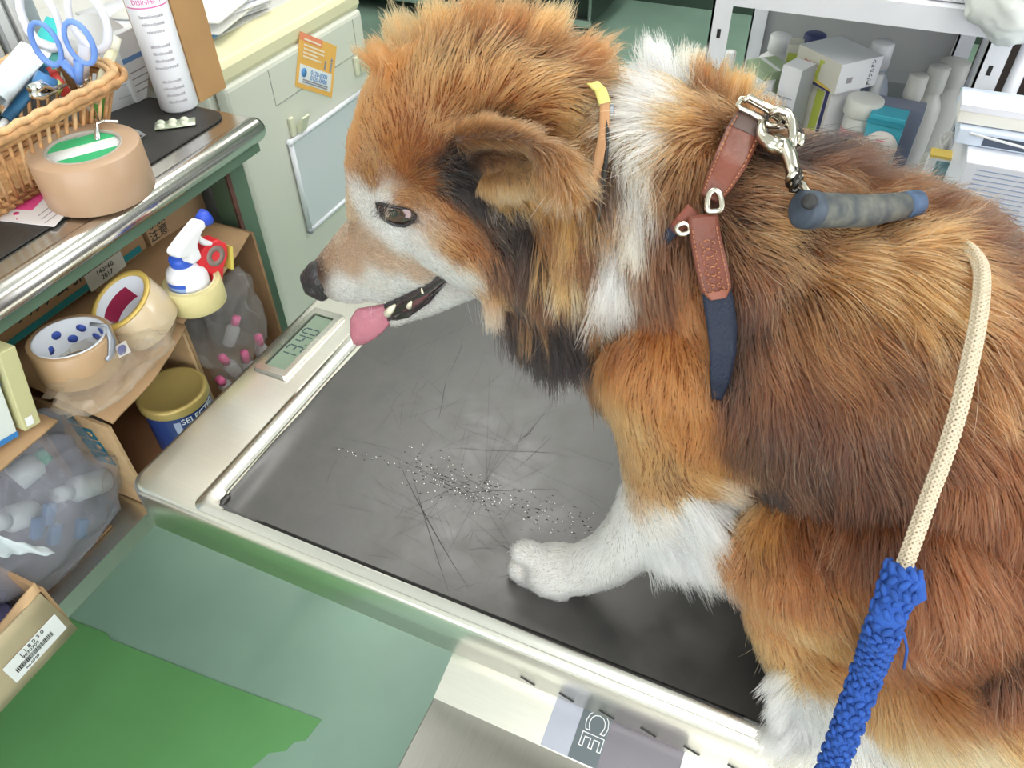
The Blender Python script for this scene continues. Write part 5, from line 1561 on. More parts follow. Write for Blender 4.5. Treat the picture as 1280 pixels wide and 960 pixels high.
tonm = mat('tongue_pink', (.42, .155, .20), .32, bump=.35, bscale=350, sss=.3)
cen = [(492, 384, .398), (476, 392, .394), (462, 400, .390), (452, 412, .387), (446, 424, .386), (443, 431, .387)]
hw = [(11, 12), (16, 14), (21, 16), (19, 13), (12, 7), (3, 2)]
tg = MB(); rings = []
for (x, y, Y), (w, h) in zip(cen, hw):
    c = at(x, y, y=Y); d = depth(c)/FPX
    # across-tongue axis: along the picture's up-left to down-right diagonal, half towards the viewer
    ax = (CR*.72-CU*.62+CF*.25).normalized(); rings.append((c, ax, w*d))
def tfn(u, v):
    k = u*(len(rings)-1); i = min(len(rings)-2, int(k)); f = k-i
    c = rings[i][0].lerp(rings[i+1][0], f); ax = rings[i][1]; w = rings[i][2]*(1-f)+rings[i+1][2]*f
    s = (v-.5)*2
    return c+ax*w*s - CF*(.0022*(1-s*s)-.0011*math.exp(-(s/.16)**2)*(1-u*.5))+CF*.002*(abs(s)**2) + CU*.0008*math.sin(u*7+s*2)
tg.grid(tfn, 30, 17, thick=.0032)
tng = tg.build('tongue', tonm, dog)
# eye: almond patch set between dark lids
almond = [(470, 254), (474, 266), (482, 275), (494, 281), (506, 282), (515, 277), (519, 270), (512, 263), (500, 260), (488, 258), (478, 255)]
acx, acy = 495, 269
def facept(x, y, out=0.0):
    p, n = hit(x, y); return p - ray(x, y)*out
eye_m = mat('eye_brown', (.035, .014, .008), .04, coat=1.0)
def efn(u, v):
    a = 2*PI*v; # polar fan to the almond border
    k = v*len(almond); i = int(k) % len(almond); f = k-int(k); j = (i+1) % len(almond)
    bx = almond[i][0]*(1-f)+almond[j][0]*f; by = almond[i][1]*(1-f)+almond[j][1]*f
    return facept(acx+(bx-acx)*u, acy+(by-acy)*u, .0012+.0030*(1-u*u))
eye = MB().grid(efn, 8, 45).build('eye', eye_m, dog)
def patch(nm, m, cx_, cy_, rx, ry, out, rot=0.0, parent=None):
    def f(u, v):
        a = 2*PI*v; x = rx*u*math.cos(a); y = ry*u*math.sin(a)
        return facept(cx_+x*math.cos(rot)-y*math.sin(rot), cy_+x*math.sin(rot)+y*math.cos(rot), out)
    return MB().grid(f, 5, 25).build(nm, m, parent)
patch('iris', mat('iris', (.060, .022, .010), .05, coat=1.0), 494, 269, 12, 8, .0046, 0, eye)
patch('pupil', mat('pupil', (.008, .006, .006), .03, coat=1.0), 492, 267, 5.5, 4.5, .0047, 0, eye)
patch('eye_reflection', mat('reflection_pink', (.34, .25, .27), .10, coat=1.0), 508, 267, 6.5, 5, .0040, .5, eye)  # pinkish patch painted for the reflection on the eyeball
lidm = mat('eyelid_black', (.022, .018, .020), .35)
lp_ = [facept(x, y, .0022) for x, y in almond]
q = []
for i in range(len(lp_)):
    a, c = lp_[i], lp_[(i+1) % len(lp_)]; q += [a, a.lerp(c, .5)]
MB().tube(q, [.0008+.0006*(1 if i in range(3, 13) else 0) for i in range(len(q))], 8, closed=True).build('eyelid', lidm, dog)
# near ear: a folded cup with a hollow between its two rims
earm = mat('ear_skin', (.10, .06, .045), .8)
eb = chain_balls([blob(578, 172, .378, 11), blob(605, 165, .371, 12), blob(645, 171, .360, 11), blob(680, 191, .353, 9), blob(702, 212, .351, 7)], .35)
eb += chain_balls([blob(612, 227, .372, 12), blob(640, 225, .361, 12), blob(672, 221, .354, 10), blob(702, 214, .351, 7)], .35)
eb += chain_balls([blob(600, 196, .385, 20), blob(650, 200, .372, 16), blob(690, 205, .356, 8)], .35)
ear = fuse('ear', eb, .0022, 5, earm, org=DORG); ear.parent = dog; ear.location = (0, 0, 0)
# bare spots
def nf(px, py, Y, rp): c, r = blob(px, py, Y, rp); NOFUR.append((c, r))
for q in ((393, 350, .382, 19), (404, 360, .380, 16), (400, 348, .378, 18)): nf(*q)
for x, y, r in ((476, 263, 5), (484, 268, 7), (493, 271, 8.5), (503, 272, 8.5), (512, 271, 6)):
    p, n = hit(x, y); NOFUR.append((p, r*depth(p)/FPX))
for x, y, r in ((495, 388, 7), (512, 376, 10), (530, 362, 12), (546, 350, 9), (558, 343, 6)):
    NOFUR.append((at(x, y, y=.393), r*1.15*depth(at(x, y, y=.393))/FPX))
# ------------------------------------------------------------------ harness, clip, grip, leash, collar
leather = mat('leather_tan', (.155, .042, .024), .42, var=.18, vscale=60, bump=.25, bscale=300)
leather_d = mat('leather_worn', (.085, .05, .042), .5, var=.2, vscale=60)
navy = mat('navy_webbing', (.006, .011, .030), .6, bump=.5, bscale=600)
stitch = mat('stitch_thread', (.36, .14, .06), .6)
nickel = mat('nickel', (.62, .58, .50), .20, 1.0)
def surf(x, y, out):
    p, n = hit(x, y); return p - ray(x, y)*out, n
def surf_s(x, y, out):
    # smoothed surface point so that straps do not follow every dent
    P_ = [surf(x+dx, y+dy, out)[0] for dx, dy in ((0, 0), (8, 0), (-8, 0), (0, 8), (0, -8))]
    c = sum(P_, V((0, 0, 0)))/5; return CAM+ray(x, y)*(c-CAM).length
def strap(pix, w_px, out, th=.0032):
    """pix: centre line pixels; returns centre points, side vectors, half widths"""
    pts = []
    for i, (x, y) in enumerate(pix):
        pts.append(surf_s(x, y, out[i] if isinstance(out, (list, tuple)) else out))
    S_ = []
    for i, p in enumerate(pts):
        a = pix[max(0, i-1)]; b = pix[min(len(pix)-1, i+1)]; dx, dy = b[0]-a[0], b[1]-a[1]; L = math.hypot(dx, dy); dx /= L; dy /= L
        side = CR*(-dy)-CU*dx
        w = (w_px[i] if isinstance(w_px, (list, tuple)) else w_px)/2*depth(p)/FPX
        S_.append((p, side, w))
    return S_
def strap_mesh(name, S_, m, parent, th=.003, off=0.0, ws=1.0, rng_=(0, 1)):
    n = len(S_)
    def fn(u, v):
        k = (rng_[0]+(rng_[1]-rng_[0])*u)*(n-1); i = min(n-2, int(k)); f = k-i
        p = S_[i][0].lerp(S_[i+1][0], f); sd_ = S_[i][1].lerp(S_[i+1][1], f); w = (S_[i][2]*(1-f)+S_[i+1][2]*f)*ws
        s = (v-.5)*2
        return p+sd_*w*s-(p-CAM).normalized()*(off-.0006*s*s)
    b = MB().grid(fn, 26, 7, thick=-th); return b.build(name, m, parent)
def stitches(S_, parent, rows, t0, t1, n, off=.0012):
    b = MB(); N = len(S_)
    for s in rows:
        for i in range(n):
            q = []
            for t in (t0+(t1-t0)*i/n, t0+(t1-t0)*(i+.6)/n):
                k = t*(N-1); j = min(N-2, int(k)); f = k-j
                p = S_[j][0].lerp(S_[j+1][0], f); sd_ = S_[j][1].lerp(S_[j+1][1], f); w = S_[j][2]*(1-f)+S_[j+1][2]*f
                q.append(p+sd_*w*s-(p-CAM).normalized()*off)
            b.tube(q, .00045, 4)
    o = b.build('stitching', stitch, parent); return tag(o, kind='stuff')
hp0 = surf_s(895, 255, .02)
har = thing('dog_harness', hp0, 'tan leather and navy webbing harness buckled round the dog behind the shoulders', 'harness')
SA = strap([(942, 138), (930, 165), (914, 200), (900, 226), (888, 248)], [34, 44, 42, 36, 26], [.026, .024, .021, .018, .016])
strap_mesh('back_strap', SA, leather, har, .0035); stitches(SA, har, (-.82, .82), .12, .95, 18)
strap_mesh('worn_end', SA, leather_d, har, .001, off=.0008, ws=.96, rng_=(0, .24))
SB = strap([(878, 268), (883, 300), (889, 330), (896, 362), (898, 374)], [38, 38, 40, 38, 20], .019)
strap_mesh('side_strap', SB, leather, har, .0035); stitches(SB, har, (-.8, .8), .14, .9, 16)
zz = MB(); N = len(SB)
def sbpt(t, s, off=.0012):
    k = t*(N-1); j = min(N-2, int(k)); f = k-j
    p = SB[j][0].lerp(SB[j+1][0], f); return p+SB[j][1]*(SB[j][2]*s)-(p-CAM).normalized()*off
for a, c in ((.2, .8), (.8, .2)):
    for i in range(26):
        t0 = .25+.55*i/26; s0 = math.sin(i*.72+(0 if a < c else PI))*.5; s1 = math.sin((i+.6)*.72+(0 if a < c else PI))*.5
        zz.tube([sbpt(t0, s0), sbpt(t0+.012, s1)], .0004, 4)
tag(zz.build('stitching', stitch, har), kind='stuff')
strap_mesh('end_flap', SB, mat('leather_light', (.23, .075, .048), .45), har, .0012, off=.0010, ws=.97, rng_=(.80, 1.0))
SN = strap([(893, 350), (899, 380), (903, 410), (904, 440), (900, 475), (896, 500)], [34, 38, 37, 33, 26, 12], [.014, .015, .015, .014, .011, .004])
strap_mesh('webbing', SN, navy, har, .003)
# small branch strap to the chest
SC = strap([(868, 262), (852, 278), (838, 292), (826, 308)], [22, 18, 14, 10], [.012, .014, .010, .004])
strap_mesh('chest_strap', SC, mat('leather_chest', (.20, .05, .03), .5), har, .003, rng_=(0, .6))  # slightly paler leather than the main straps
strap_mesh('chest_webbing', SC, navy, har, .003, rng_=(.5, 1))
def ring(name, pix, out, r, m, parent, n=8, closed=True):
    P_ = [surf_s(x, y, out) for x, y in pix]; q = []
    for i in range(len(P_)):
        p0, p1, p2, p3 = P_[i-1], P_[i], P_[(i+1) % len(P_)], P_[(i+2) % len(P_)]
        for k in range(5):
            t = k/5; q.append(.5*((2*p1)+(p2-p0)*t+(2*p0-5*p1+4*p2-p3)*t*t+(3*p1-p0-3*p2+p3)*t**3))
    return MB().tube(q, r, n, closed=closed).build(name, m, parent)
ring('ring', [(884, 262), (893, 264), (901, 262), (902, 252), (899, 242), (893, 238), (886, 244)], .021, .0017, nickel, har)
ring('ring', [(846, 284), (856, 279), (862, 284), (860, 291), (850, 292)], .018, .0014, nickel, har)
# D ring pair at the top
def sp(x, y, out=.030): return surf_s(x, y, out)
MB().tube([sp(922, 132), sp(926, 124), sp(935, 124), sp(955, 135), sp(975, 150), sp(972, 158), sp(962, 157), sp(940, 142), sp(926, 136)], .0019, 8, closed=True).build('ring', nickel, har)
MB().tube([sp(930, 126, .034), sp(937, 121, .034), sp(955, 131, .034), sp(975, 141, .034), sp(986, 150, .034), sp(984, 158, .034)], .0019, 8).build('ring', nickel, har)
MB().tube([sp(958, 142, .020), sp(956, 165, .018), sp(962, 185, .016), sp(975, 190, .014), sp(998, 188, .014), sp(1003, 172, .016), sp(996, 156, .018), sp(980, 150, .02)], .0022, 8, closed=True).build('dark_ring', mat('dark_steel', (.06, .055, .05), .25, .9), har)
# swivel snap hook
clp = thing('snap_hook', sp(975, 190), 'worn chrome swivel snap hook clipped to the harness ring on the dog\'s back', 'snap hook')
MB().tube([sp(953, 152, .034), sp(951, 162, .034), sp(953, 172, .034), sp(962, 180, .034), sp(975, 185, .034)], [.0024, .0030, .0036, .0045, .0048], 12).build('hook', nickel, clp)
MB().tube([sp(962, 143, .036), sp(972, 137, .038), sp(984, 141, .038), sp(990, 153, .038), sp(991, 170, .037), sp(989, 184, .036)], [.0022, .0026, .0028, .0028, .0026, .0030], 12).build('hook', nickel, clp)
MB().tube([sp(968, 176, .034), sp(980, 184, .035), sp(987, 198, .034), sp(990, 210, .033), sp(992, 219, .032), sp(993, 224, .032)], [.0040, .0056, .0046, .0040, .0040, .0050], 16).build('barrel', nickel, clp)
MB().tube([sp(990, 222, .032), sp(994, 223, .032)], .006, 16).build('collar', mat('dark_steel'), clp)
MB().tube([sp(995, 168, .034), sp(1001, 172, .034), sp(1000, 182, .034), sp(996, 178, .034)], [.002, .0028, .002, .0014], 8).build('thumb_lever', nickel, clp)
MB().tube([sp(988, 232, .027), sp(994, 227, .031), sp(1004, 230, .034), sp(1010, 242, .036), sp(1012, 252, .036), sp(1009, 260, .034)], .0019, 8).build('swivel_eye', nickel, clp)
MB().tube([sp(989, 236, .024), sp(998, 238, .024), sp(1003, 246, .024)], .0022, 8).build('swivel_eye', mat('dark_steel'), clp)
# padded grip on the lead
gm2 = bpy.data.materials.new('worn_grip'); gm2.use_nodes = True; nt = gm2.node_tree; bs = nt.nodes['Principled BSDF']
n1 = nt.nodes.new('ShaderNodeTexNoise'); n1.inputs['Scale'].default_value = 110; n1.inputs['Detail'].default_value = 7
rp = nt.nodes.new('ShaderNodeValToRGB'); e = rp.color_ramp.elements
e[0].position = .38; e[0].color = (.04, .048, .055, 1); e[1].position = .72; e[1].color = (.13, .13, .11, 1)
tc = nt.nodes.new('ShaderNodeTexCoord'); nt.links.new(tc.outputs['Object'], n1.inputs['Vector']); nt.links.new(n1.outputs['Fac'], rp.inputs['Fac']); nt.links.new(rp.outputs[0], bs.inputs['Base Color'])
bs.inputs['Roughness'].default_value = .7
grip_blue = mat('grip_blue', (.05, .09, .17), .6, var=.4, vscale=80)
ga, gb_ = sp(1008, 262, .030), sp(1148, 253, .026)
grp_ = thing('lead_grip', ga, 'worn grey tube grip with blue ends lying across the dog\'s back', 'grip')
R = .0098
def gline(t): return ga.lerp(gb_, t)+CU*(.003*math.sin(t*PI)*-1)
MB().tube([gline(.02), gline(.035), gline(.5), gline(.86)], [R*.9, R, R*.96, R*.80], 22).build('sleeve', gm2, grp_)
MB().tube([gline(.84), gline(.9), gline(.98), gline(1.0)], [R*.82, R*.82, R*.8, R*.6], 22).build('blue_end', grip_blue, grp_)
MB().tube([gline(-.045), gline(-.03), gline(.055), gline(.065)], [R*.85, R*1.08, R*1.08, R*.98], 22).build('blue_end', mat('grip_greyblue', (.045, .06, .085), .6, var=.4, vscale=100), grp_)
q = gline(-.03)-CF*.0095+CU*.002
MB().tube([q+CF*.001, q-CF*.0012], .0042, 14).build('eyelet', sd, grp_)
# cream rope lead with its knitted blue sleeve, nearer to the viewer than the dog's flank
rope = bpy.data.materials.new('braided_rope'); rope.use_nodes = True
rope.node_tree.nodes['Principled BSDF'].inputs['Base Color'].default_value = (.54, .46, .34, 1); rope.node_tree.nodes['Principled BSDF'].inputs['Roughness'].default_value = .8
def ropept(x, y, out): return surf_s(x, y, out)
RP = [ropept(*q) for q in ((1203, 305, .006), (1216, 316, .018), (1226, 335, .024), (1227, 365, .028), (1223, 400, .032), (1213, 450, .036), (1199, 510, .040), (1182, 565, .044), (1162, 620, .049), (1144, 670, .054), (1128, 714, .058))]
lead = thing('rope_lead', RP[-1], 'cream braided rope lead with a blue knitted sleeve hanging over the dog\'s flank', 'lead')
def fine(pts, n=8):
    out = []
    P_ = [pts[0]]+pts+[pts[-1]]
    for i in range(1, len(P_)-2):
        p0, p1, p2, p3 = P_[i-1:i+3]
        for k in range(n):
            t = k/n; out.append(.5*((2*p1)+(p2-p0)*t+(2*p0-5*p1+4*p2-p3)*t*t+(3*p1-p0-3*p2+p3)*t**3))
    out.append(pts[-1]); return out
F_ = fine(RP, 30); RR = .0034
MB().tube(F_, RR*.82, 10).build('core', rope, lead)
# braid: strands wound both ways round the core
def wind(pts, r, turns_per_m, phase, sgn, thick, m, name, parent, wob=0.0):
    L = 0; q = []; prev = None; a = None
    for i, p in enumerate(pts):
        if i: L += (p-pts[i-1]).length
        t = (pts[min(i+1, len(pts)-1)]-pts[max(0, i-1)]).normalized()
        if a is None: a = t.cross(CF).normalized()
        a = (a-t*a.dot(t)).normalized(); b = t.cross(a)
        th = sgn*2*PI*turns_per_m*L+phase; rr_ = r*(1+.16*math.sin(th*4)*1)
        q.append(p+a*math.cos(th)*rr_+b*math.sin(th)*rr_)
    MB().tube(q, thick, 5).build(name, m, parent)
D_ = []
for i in range(len(F_)-1):
    for k in range(3): D_.append(F_[i].lerp(F_[i+1], k/3))
D_.append(F_[-1])
for k in range(8):
    for sgn in (1, -1): wind(D_, RR*.92, 42, 2*PI*k/8, sgn, .00085, rope, 'strand', lead)
# knitted sleeve
wool = mat('blue_wool', (.018, .075, .33), .9, var=.25, vscale=150)
KP = [ropept(*q) for q in ((1129, 712, .058), (1118, 745, .060), (1104, 785, .064), (1088, 830, .068), (1071, 875, .072), (1054, 920, .076), (1036, 970, .080), (1020, 1010, .084))]
KF = fine(KP, 10); KR = .0098
MB().tube(KF, [KR*.80+.0006*math.sin(i*.9) for i in range(len(KF))], 16).build('sleeve_core', wool, lead)
kn = MB(); L = 0; NS_ = 9; a = None; rows = []
KD = []
for i in range(len(KF)-1): KD += [KF[i].lerp(KF[i+1], k/3) for k in range(3)]
step = .0052; acc = 0; R_ = [KD[0]]
for i in range(1, len(KD)):
    acc += (KD[i]-KD[i-1]).length
    if acc >= step: R_.append(KD[i]); acc = 0
rnd = random.Random(9); tpl, tpf = ico_template(1)
for i, p in enumerate(R_[:-1]):
    t = (R_[i+1]-p).normalized()
    if a is None: a = t.cross(CF).normalized()
    a = (a-t*a.dot(t)).normalized(); b = t.cross(a)
    for k in range(NS_):
        th = 2*PI*(k+(.5 if i % 2 else 0))/NS_; nrm_ = a*math.cos(th)+b*math.sin(th); tan_ = -a*math.sin(th)+b*math.cos(th)
        c = p+nrm_*KR*(.80+rnd.uniform(0, .08)); w_ = (t*.8+tan_*(.6 if i % 2 else -.6)).normalized(); s_ = w_.cross(nrm_)
        kn.add([c+w_*v[0]*.0040+s_*v[1]*.0022+nrm_*v[2]*.0018 for v in tpl], tpf, True)
tag(kn.build('stitches', wool, lead), kind='stuff')
# loose yarn loops at the sleeve's top
q0 = KP[0]
def off(px, py, o=.058): return ropept(px, py, o)
MB().tube([off(1108, 716), off(1118, 711), off(1132, 716), off(1146, 730), off(1150, 745), off(1138, 752), off(1126, 756)], [.003, .004, .005, .0045, .0035, .003, .002], 8).build('yarn_loop', wool, lead)
MB().tube([off(1122, 780), off(1130, 792), off(1134, 812), off(1130, 835)], .0008, 6).build('loose_yarn', wool, lead)
MB().tube([off(1100, 716), off(1112, 722), off(1125, 720)], [.001, .003, .002], 6).build('loose_yarn', wool, lead)
# collar, just visible in the parting of the mane
CP = [surf_s(740, 103, .014), surf_s(750, 113, .015), surf_s(756, 132, .0145), surf_s(755, 165, .011), surf_s(748, 200, .012), surf_s(742, 230, .010)]
cl_ = thing('dog_collar', CP[1], 'thin yellow and tan collar half hidden in the fur behind the dog\'s head', 'collar')
def flat(name, pts, w, m):
    def fn(u, v):
        k = u*(len(pts)-1); i = min(len(pts)-2, int(k)); p = pts[i].lerp(pts[i+1], k-i); return p+(CR*.9+CU*.2)*(v-.5)*w
    MB().grid(fn, 20, 4, thick=-.0022).build(name, m, cl_)
flat('yellow_band', CP[:3], .0075, mat('collar_yellow', (.62, .58, .18), .5))
flat('tan_band', CP[2:], .0065, mat('collar_tan', (.42, .22, .10), .5, var=.2))
MB().tube([CP[2], surf_s(759, 165, .012), surf_s(757, 205, .011), surf_s(750, 260, .011), surf_s(740, 320, .010), surf_s(733, 360, .009)], .0014, 8).build('cord', mat('dark_cord', (.02, .018, .016), .6), cl_)
MB().tube([CP[2]+CR*.002, CP[2]-CU*.006+CR*.003], .0035, 8, flat=.5).build('buckle', mat('tool_grey'), cl_)
for S_ in (SA, SB, SN, SC):
    for i in range(len(S_)-1):
        for f in (0, .5):
            p = S_[i][0].lerp(S_[i+1][0], f); w = S_[i][2]
            pp, n, _, _ = bvh.find_nearest(p); FLAT.append((pp, w*1.0, .22))
for t_ in range(9):
    pp, n, _, _ = bvh.find_nearest(gline(t_/8)); FLAT.append((pp, .014, .5))
for q in (CP[1], CP[2], CP[3], CP[4]):
    pass
# ------------------------------------------------------------------ strands
def grow(name, me, off, N, seed, parent, weight, rad=.00016, K=8, lift=.55, lenk=1.0, clumpk=.55, skin=None):
    rng = np.random.default_rng(seed)
    P, Nn = sample_surface(me, off, N, weight, rng)
    for c, r in NOFUR:
        m = ((P-np.array(c[:]))**2).sum(1) > r*r; P, Nn = P[m], Nn[m]
    n = len(P)
    Pj = P+rng.normal(0, .0030, P.shape)
    it = interp(Pj, 6); dI = interp(P, 4)
    D = dI['d']; L = dI['l']*lenk*rng.uniform(.65, 1.15, n)
    for c, r, k in FLAT:
        d = np.sqrt(((P-np.array(c[:]))**2).sum(1)); f = np.clip((d-r*.8)/(r*.5), 0, 1); L = L*(k+(1-k)*f)
    # swirl the combing a little from lock to lock
    D = D-Nn*(D*Nn).sum(1, keepdims=True); D /= np.maximum(1e-6, np.linalg.norm(D, axis=1, keepdims=True))
    T_ = np.cross(Nn, D); ang = vnoise(P, 45, 1)*.45+vnoise(P, 110, 2)*.30+rng.normal(0, .12, n)
    D = D*np.cos(ang)[:, None]+T_*np.sin(ang)[:, None]
    long_ = np.clip(L/.035, .15, 1.2)
    lf = lift*(.8+.35*vnoise(P, 70, 3)+rng.normal(0, .10, n))
    s = np.linspace(0, 1, K)
    pts = np.empty((n, K, 3)); pts[:, 0] = P-Nn*.0008; cur = pts[:, 0].copy()
    wav = rng.normal(0, 1, (n, 3)); g = np.array([0, 0, -1.0])
    for k in range(1, K):
        u = s[k]
        dr = D*(0.55+.75*u)+Nn*(lf*(1.25-1.05*u))[:, None]+g*(.30*u*long_)[:, None]+wav*(.07*np.sin(u*5)+.03)
        dr /= np.linalg.norm(dr, axis=1, keepdims=True)
        cur = cur+dr*(L/(K-1))[:, None]; pts[:, k] = cur
    # locks: nearest of a sparse set of leader strands
    nc = max(10, n//16); lead_ = rng.choice(n, nc, replace=False)
    kd = KDTree(nc)
    for i, j in enumerate(lead_): kd.insert(P[j], i)
    kd.balance()
    near = np.fromiter((kd.find(p)[1] for p in P), dtype=np.int64, count=n); lj = lead_[near]
    kk = (clumpk*rng.uniform(.5, 1.3, n))[:, None, None]*(s**1.2)[None, :, None]
    kk = kk*np.clip(long_, .2, 1)[:, None, None]
    tgt = pts[lj]
    scale_ = (L/np.maximum(L[lj], 1e-4))[:, None, None]
    tgt = pts[lj][:, :1]+(tgt-pts[lj][:, :1])*np.minimum(scale_, 1.2)
    pts = pts*(1-kk)+tgt*kk
    # hairs that stray off their lock
    fl = rng.random(n) < .05; pts[fl, 1:] += (rng.normal(0, .16, (fl.sum(), 1, 3))*(L[fl])[:, None, None]*(s[1:]**1.5)[None, :, None])
    # keep the strands above the table mat
    pts[:, :, 2] = np.maximum(pts[:, :, 2], .0052+.0006*rng.random(n)[:, None])
    # colour: root to tip, streaked lock by lock
    lockr = rng.normal(0, 1, nc)[near]; big = vnoise(P, 28, 5)+.7*vnoise(P, 80, 6)
    st_ = it['s']
    br = 1+.18*lockr*(.4+st_)+.10*rng.normal(0, 1, n)+.22*big*st_
    a = it['a']*np.clip(br, .45, 1.5)[:, None]; b = it['b']*np.clip(br+.06, .45, 1.5)[:, None]
    dk = (rng.random(n) < st_*.42*np.clip(1+1.2*vnoise(P, 60, 7), 0, 2))
    a[dk] *= .40; b[dk] *= .32
    lt = (~dk) & (rng.random(n) < st_*.10); b[lt] = b[lt]*.4+np.array(PAL['Y'])*.5
    col = np.ones((n, K, 4), np.float32)
    w = (s**1.1)[None, :, None]; base = a[:, None]*(1-w)+b[:, None]*w
    # slightly paler, softer undercoat near the roots of the long hair
    col[:, :, :3] = np.clip(base, .004, .93)
    cv = bpy.data.hair_curves.new(name); cv.add_curves([K]*n)
    cv.attributes['position'].data.foreach_set('vector', (pts-np.array(off)).astype(np.float32).ravel())
    ra = cv.attributes.get('radius') or cv.attributes.new('radius', 'FLOAT', 'POINT')
    taper = np.array([1, 1, .97, .92, .84, .70, .50, .14])[:K] if K == 8 else np.linspace(1, .2, K)
    rr_ = (rad*(.7+.5*np.clip(L/.03, 0, 1)))[:, None]*taper[None]*rng.uniform(.7, 1.2, n)[:, None]
    ra.data.foreach_set('value', rr_.astype(np.float32).ravel())
    ca = cv.attributes.new('hair_colour', 'FLOAT_COLOR', 'POINT'); ca.data.foreach_set('color', col.ravel())
    cv.materials.append(HAIR)
    o = bpy.data.objects.new(name, cv); COL.objects.link(o); o.parent = parent
    print('strands', name, n); return o
camv = np.array(CAM[:])
def w_body(c, nn):
    v = camv-c; d = np.linalg.norm(v, axis=1, keepdims=True); v = v/d
    face = (v*nn).sum(1)
    w = np.where(face > -.35, 1.0, .12)
    # head and paw need finer, denser hair; parts nearer the camera show larger
    hd = np.clip(( -.10-c[:, 0])/.06, 0, 1)*(c[:, 2] > .15)
    ll = interp(c, 4)['l']
    w = w*(1+2.2*np.clip((.012-ll)/.008, 0, 1))
    w[c[:, 0] > .42] *= .25
    return w
def feather(name, parent, rows, seed, rad=.00019, K=8):
    """long tufts: px, py, picture direction, length cm, count, spread px along x and y, root and tip colour"""
    rng = np.random.default_rng(seed); allp = []; allc = []; allr = []
    s = np.linspace(0, 1, K); taper = np.array([1, 1, .97, .92, .84, .70, .50, .14])
    for ln in rows.strip().splitlines():
        a = ln.split(); x, y, dx, dy, L, n, sx_, sy_ = map(float, a[:8]); n = int(n)
        nl = max(3, n//14); heads = []
        for i in range(nl):
            xx, yy = x+rng.uniform(-1, 1)*sx_, y+rng.uniform(-1, 1)*sy_
            p, nn_ = hit(xx, yy); d = CR*(dx+rng.normal(0, 14)) - CU*(dy+rng.normal(0, 14)); d = d.normalized()+nn_*.18-CF*.05
            heads.append((np.array(p[:]), np.array(d.normalized()[:]), rng.uniform(.75, 1.1), rng.normal(0, 1)))
        for i in range(n):
            p, d, ls, br = heads[rng.integers(nl)]
            root = p+rng.normal(0, .0022, 3); l_ = L/100*ls*rng.uniform(.8, 1.05)
            dd = d+rng.normal(0, .05, 3); tip = p+d*l_
            pts = root+dd*(l_*s)[:, None]
            pts += (tip-pts)*(.5*s**1.3)[:, None]
            pts[:, 2] -= (.10*l_)*s**2
            pts += np.sin(s*6+br*3)[:, None]*rng.normal(0, .0006, 3)
            pts[:, 2] = np.maximum(pts[:, 2], .0052+.0005*rng.random())
            f = 1+.10*br+.08*rng.normal(); c0, c1 = np.array(PAL[a[8]])*f, np.array(PAL[a[9]])*f
            c = np.ones((K, 4)); c[:, :3] = np.clip(c0*(1-s)[:, None]+c1*s[:, None], .004, .93)
            allp.append(pts); allc.append(c); allr.append(rad*rng.uniform(.6, 1.1)*taper)
    n = len(allp); P_ = np.array(allp)-np.array(DORG[:])
    cv = bpy.data.hair_curves.new(name); cv.add_curves([K]*n)
    cv.attributes['position'].data.foreach_set('vector', P_.astype(np.float32).ravel())
    ra = cv.attributes.get('radius') or cv.attributes.new('radius', 'FLOAT', 'POINT'); ra.data.foreach_set('value', np.array(allr).astype(np.float32).ravel())
    ca = cv.attributes.new('hair_colour', 'FLOAT_COLOR', 'POINT'); ca.data.foreach_set('color', np.array(allc).astype(np.float32).ravel())
    cv.materials.append(HAIR); o = bpy.data.objects.new(name, cv); COL.objects.link(o); o.parent = parent
    return tag(o, kind='stuff')
feather('leg_feathering', dog, """
875 635 70 80 5.2 1100 22 16 W W
870 665 62 88 5.0 1100 22 16 W W
850 685 55 90 3.8 800 25 12 W W
830 695 45 95 2.6 500 22 8 W W
895 605 100 10 3.4 600 14 10 G C
900 618 100 25 3.4 600 12 8 C W
985 850 -60 60 2.6 500 14 16 Y W
985 880 -55 85 3.0 700 12 16 W W
990 905 -60 85 3.2 700 14 10 W W
1010 930 -50 70 3.0 500 22 8 W Y
""", 31)
feather('ruff', dog, """
640 385 25 100 4.2 500 18 8 D K
665 395 22 100 4.6 700 20 10 K K
690 400 20 100 4.8 700 18 10 K K
712 395 10 100 4.6 600 14 12 D K
700 405 15 100 4.4 160 20 10 W W
655 385 25 100 4.0 200 22 10 B T
722 405 0 100 3.8 200 10 10 W W
745 400 -5 100 3.0 300 10 20 B O
618 372 15 100 2.4 400 12 8 O C
""", 32)
feather('ear_tuft', dog, """
560 163 70 -30 2.0 200 18 6 O G
600 160 70 -10 2.0 240 20 6 B T
640 165 80 20 1.8 240 20 6 T G
680 185 80 50 2.0 240 14 8 B G
625 232 35 95 1.9 200 18 10 B G
655 230 45 90 2.4 200 16 10 T G
600 238 40 90 2.0 220 14 8 K K
612 240 20 100 2.2 30 10 5 W W
700 215 60 80 2.8 260 10 8 T G
570 215 60 20 1.4 300 22 20 K K
""", 37)
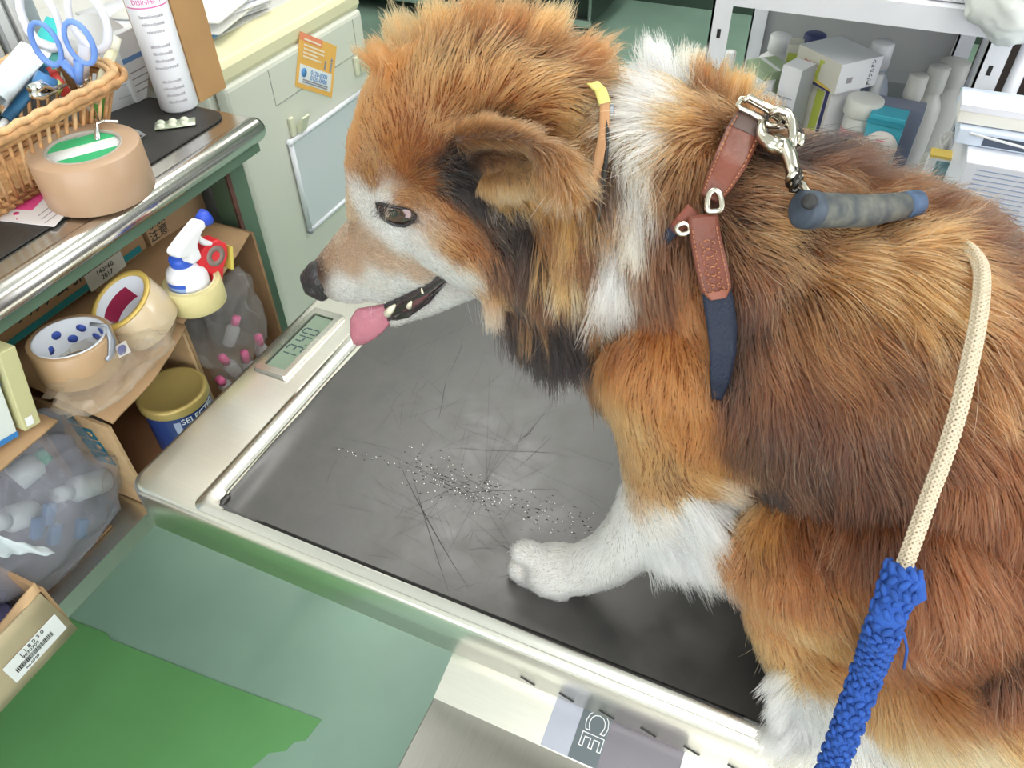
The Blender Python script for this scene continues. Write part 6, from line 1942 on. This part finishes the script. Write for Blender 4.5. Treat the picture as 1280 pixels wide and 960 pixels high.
feather('mane_locks', dog, """
705 255 20 100 4.6 240 14 20 T G
690 300 20 100 4.6 260 16 14 T G
712 325 10 100 4.4 140 12 20 T Y
670 330 28 100 4.4 260 16 14 D B
655 300 30 100 4.0 260 16 14 K D
728 270 10 100 4.4 240 8 16 D B
765 320 -2 100 4.6 400 12 26 W W
790 250 0 100 3.8 300 8 20 W Y
""", 38)
feather('back_tuft', dog, """
990 192 100 -22 4.0 300 24 12 D K
1025 205 100 -28 4.4 380 26 12 B D
1070 218 100 -24 4.4 380 28 12 B D
1110 232 100 -24 4.0 320 26 12 T D
1150 250 100 -30 3.2 220 22 10 B D
1195 292 80 -50 2.8 260 18 10 B D
1215 308 90 -45 2.8 240 14 10 R K
""", 33)
feather('crown_tuft', dog, """
505 55 -30 -100 3.0 420 16 14 B G
480 80 -60 -90 2.6 320 14 16 O T
545 50 -5 -100 3.0 420 24 12 B G
605 45 15 -100 3.0 460 34 10 B T
640 50 30 -100 3.0 300 24 10 B T
670 60 50 -90 3.2 500 24 10 B G
715 90 80 -70 3.2 400 14 14 B T
830 90 -30 -100 3.6 500 26 8 W W
870 85 10 -100 3.4 400 16 8 W Y
895 98 5 -100 3.4 420 18 10 B T
925 128 20 -95 3.4 500 16 12 B G
945 160 40 -80 2.6 260 12 14 B T
""", 34)
coat = grow('coat', dog.data, DORG, NSTR, 1, dog, w_body, rad=.00019)
ec = grow('ear_fringe', ear.data, DORG, 14000, 2, ear, lambda c, n_: np.ones(len(c)), rad=.00016, lenk=.95, lift=.55)

feather('eyelashes', dog, """
473 258 -60 60 .7 24 3 3 K K
482 259 -50 90 .8 40 5 2 K K
492 259 -30 95 .8 40 6 2 C K
502 261 -10 95 .6 40 6 2 K K
512 264 30 80 .6 30 5 2 G K
474 262 -80 40 .7 26 3 4 W K
520 272 60 60 .6 40 4 5 K K
500 284 10 90 .5 40 14 3 W W
""", 35, rad=.00013)
feather('whiskers', dog, """
432 352 -60 60 1.6 6 14 10 K W
452 362 -20 90 2.0 8 14 8 W W
590 372 40 100 3.0 5 8 8 W W
""", 36, rad=.00010)
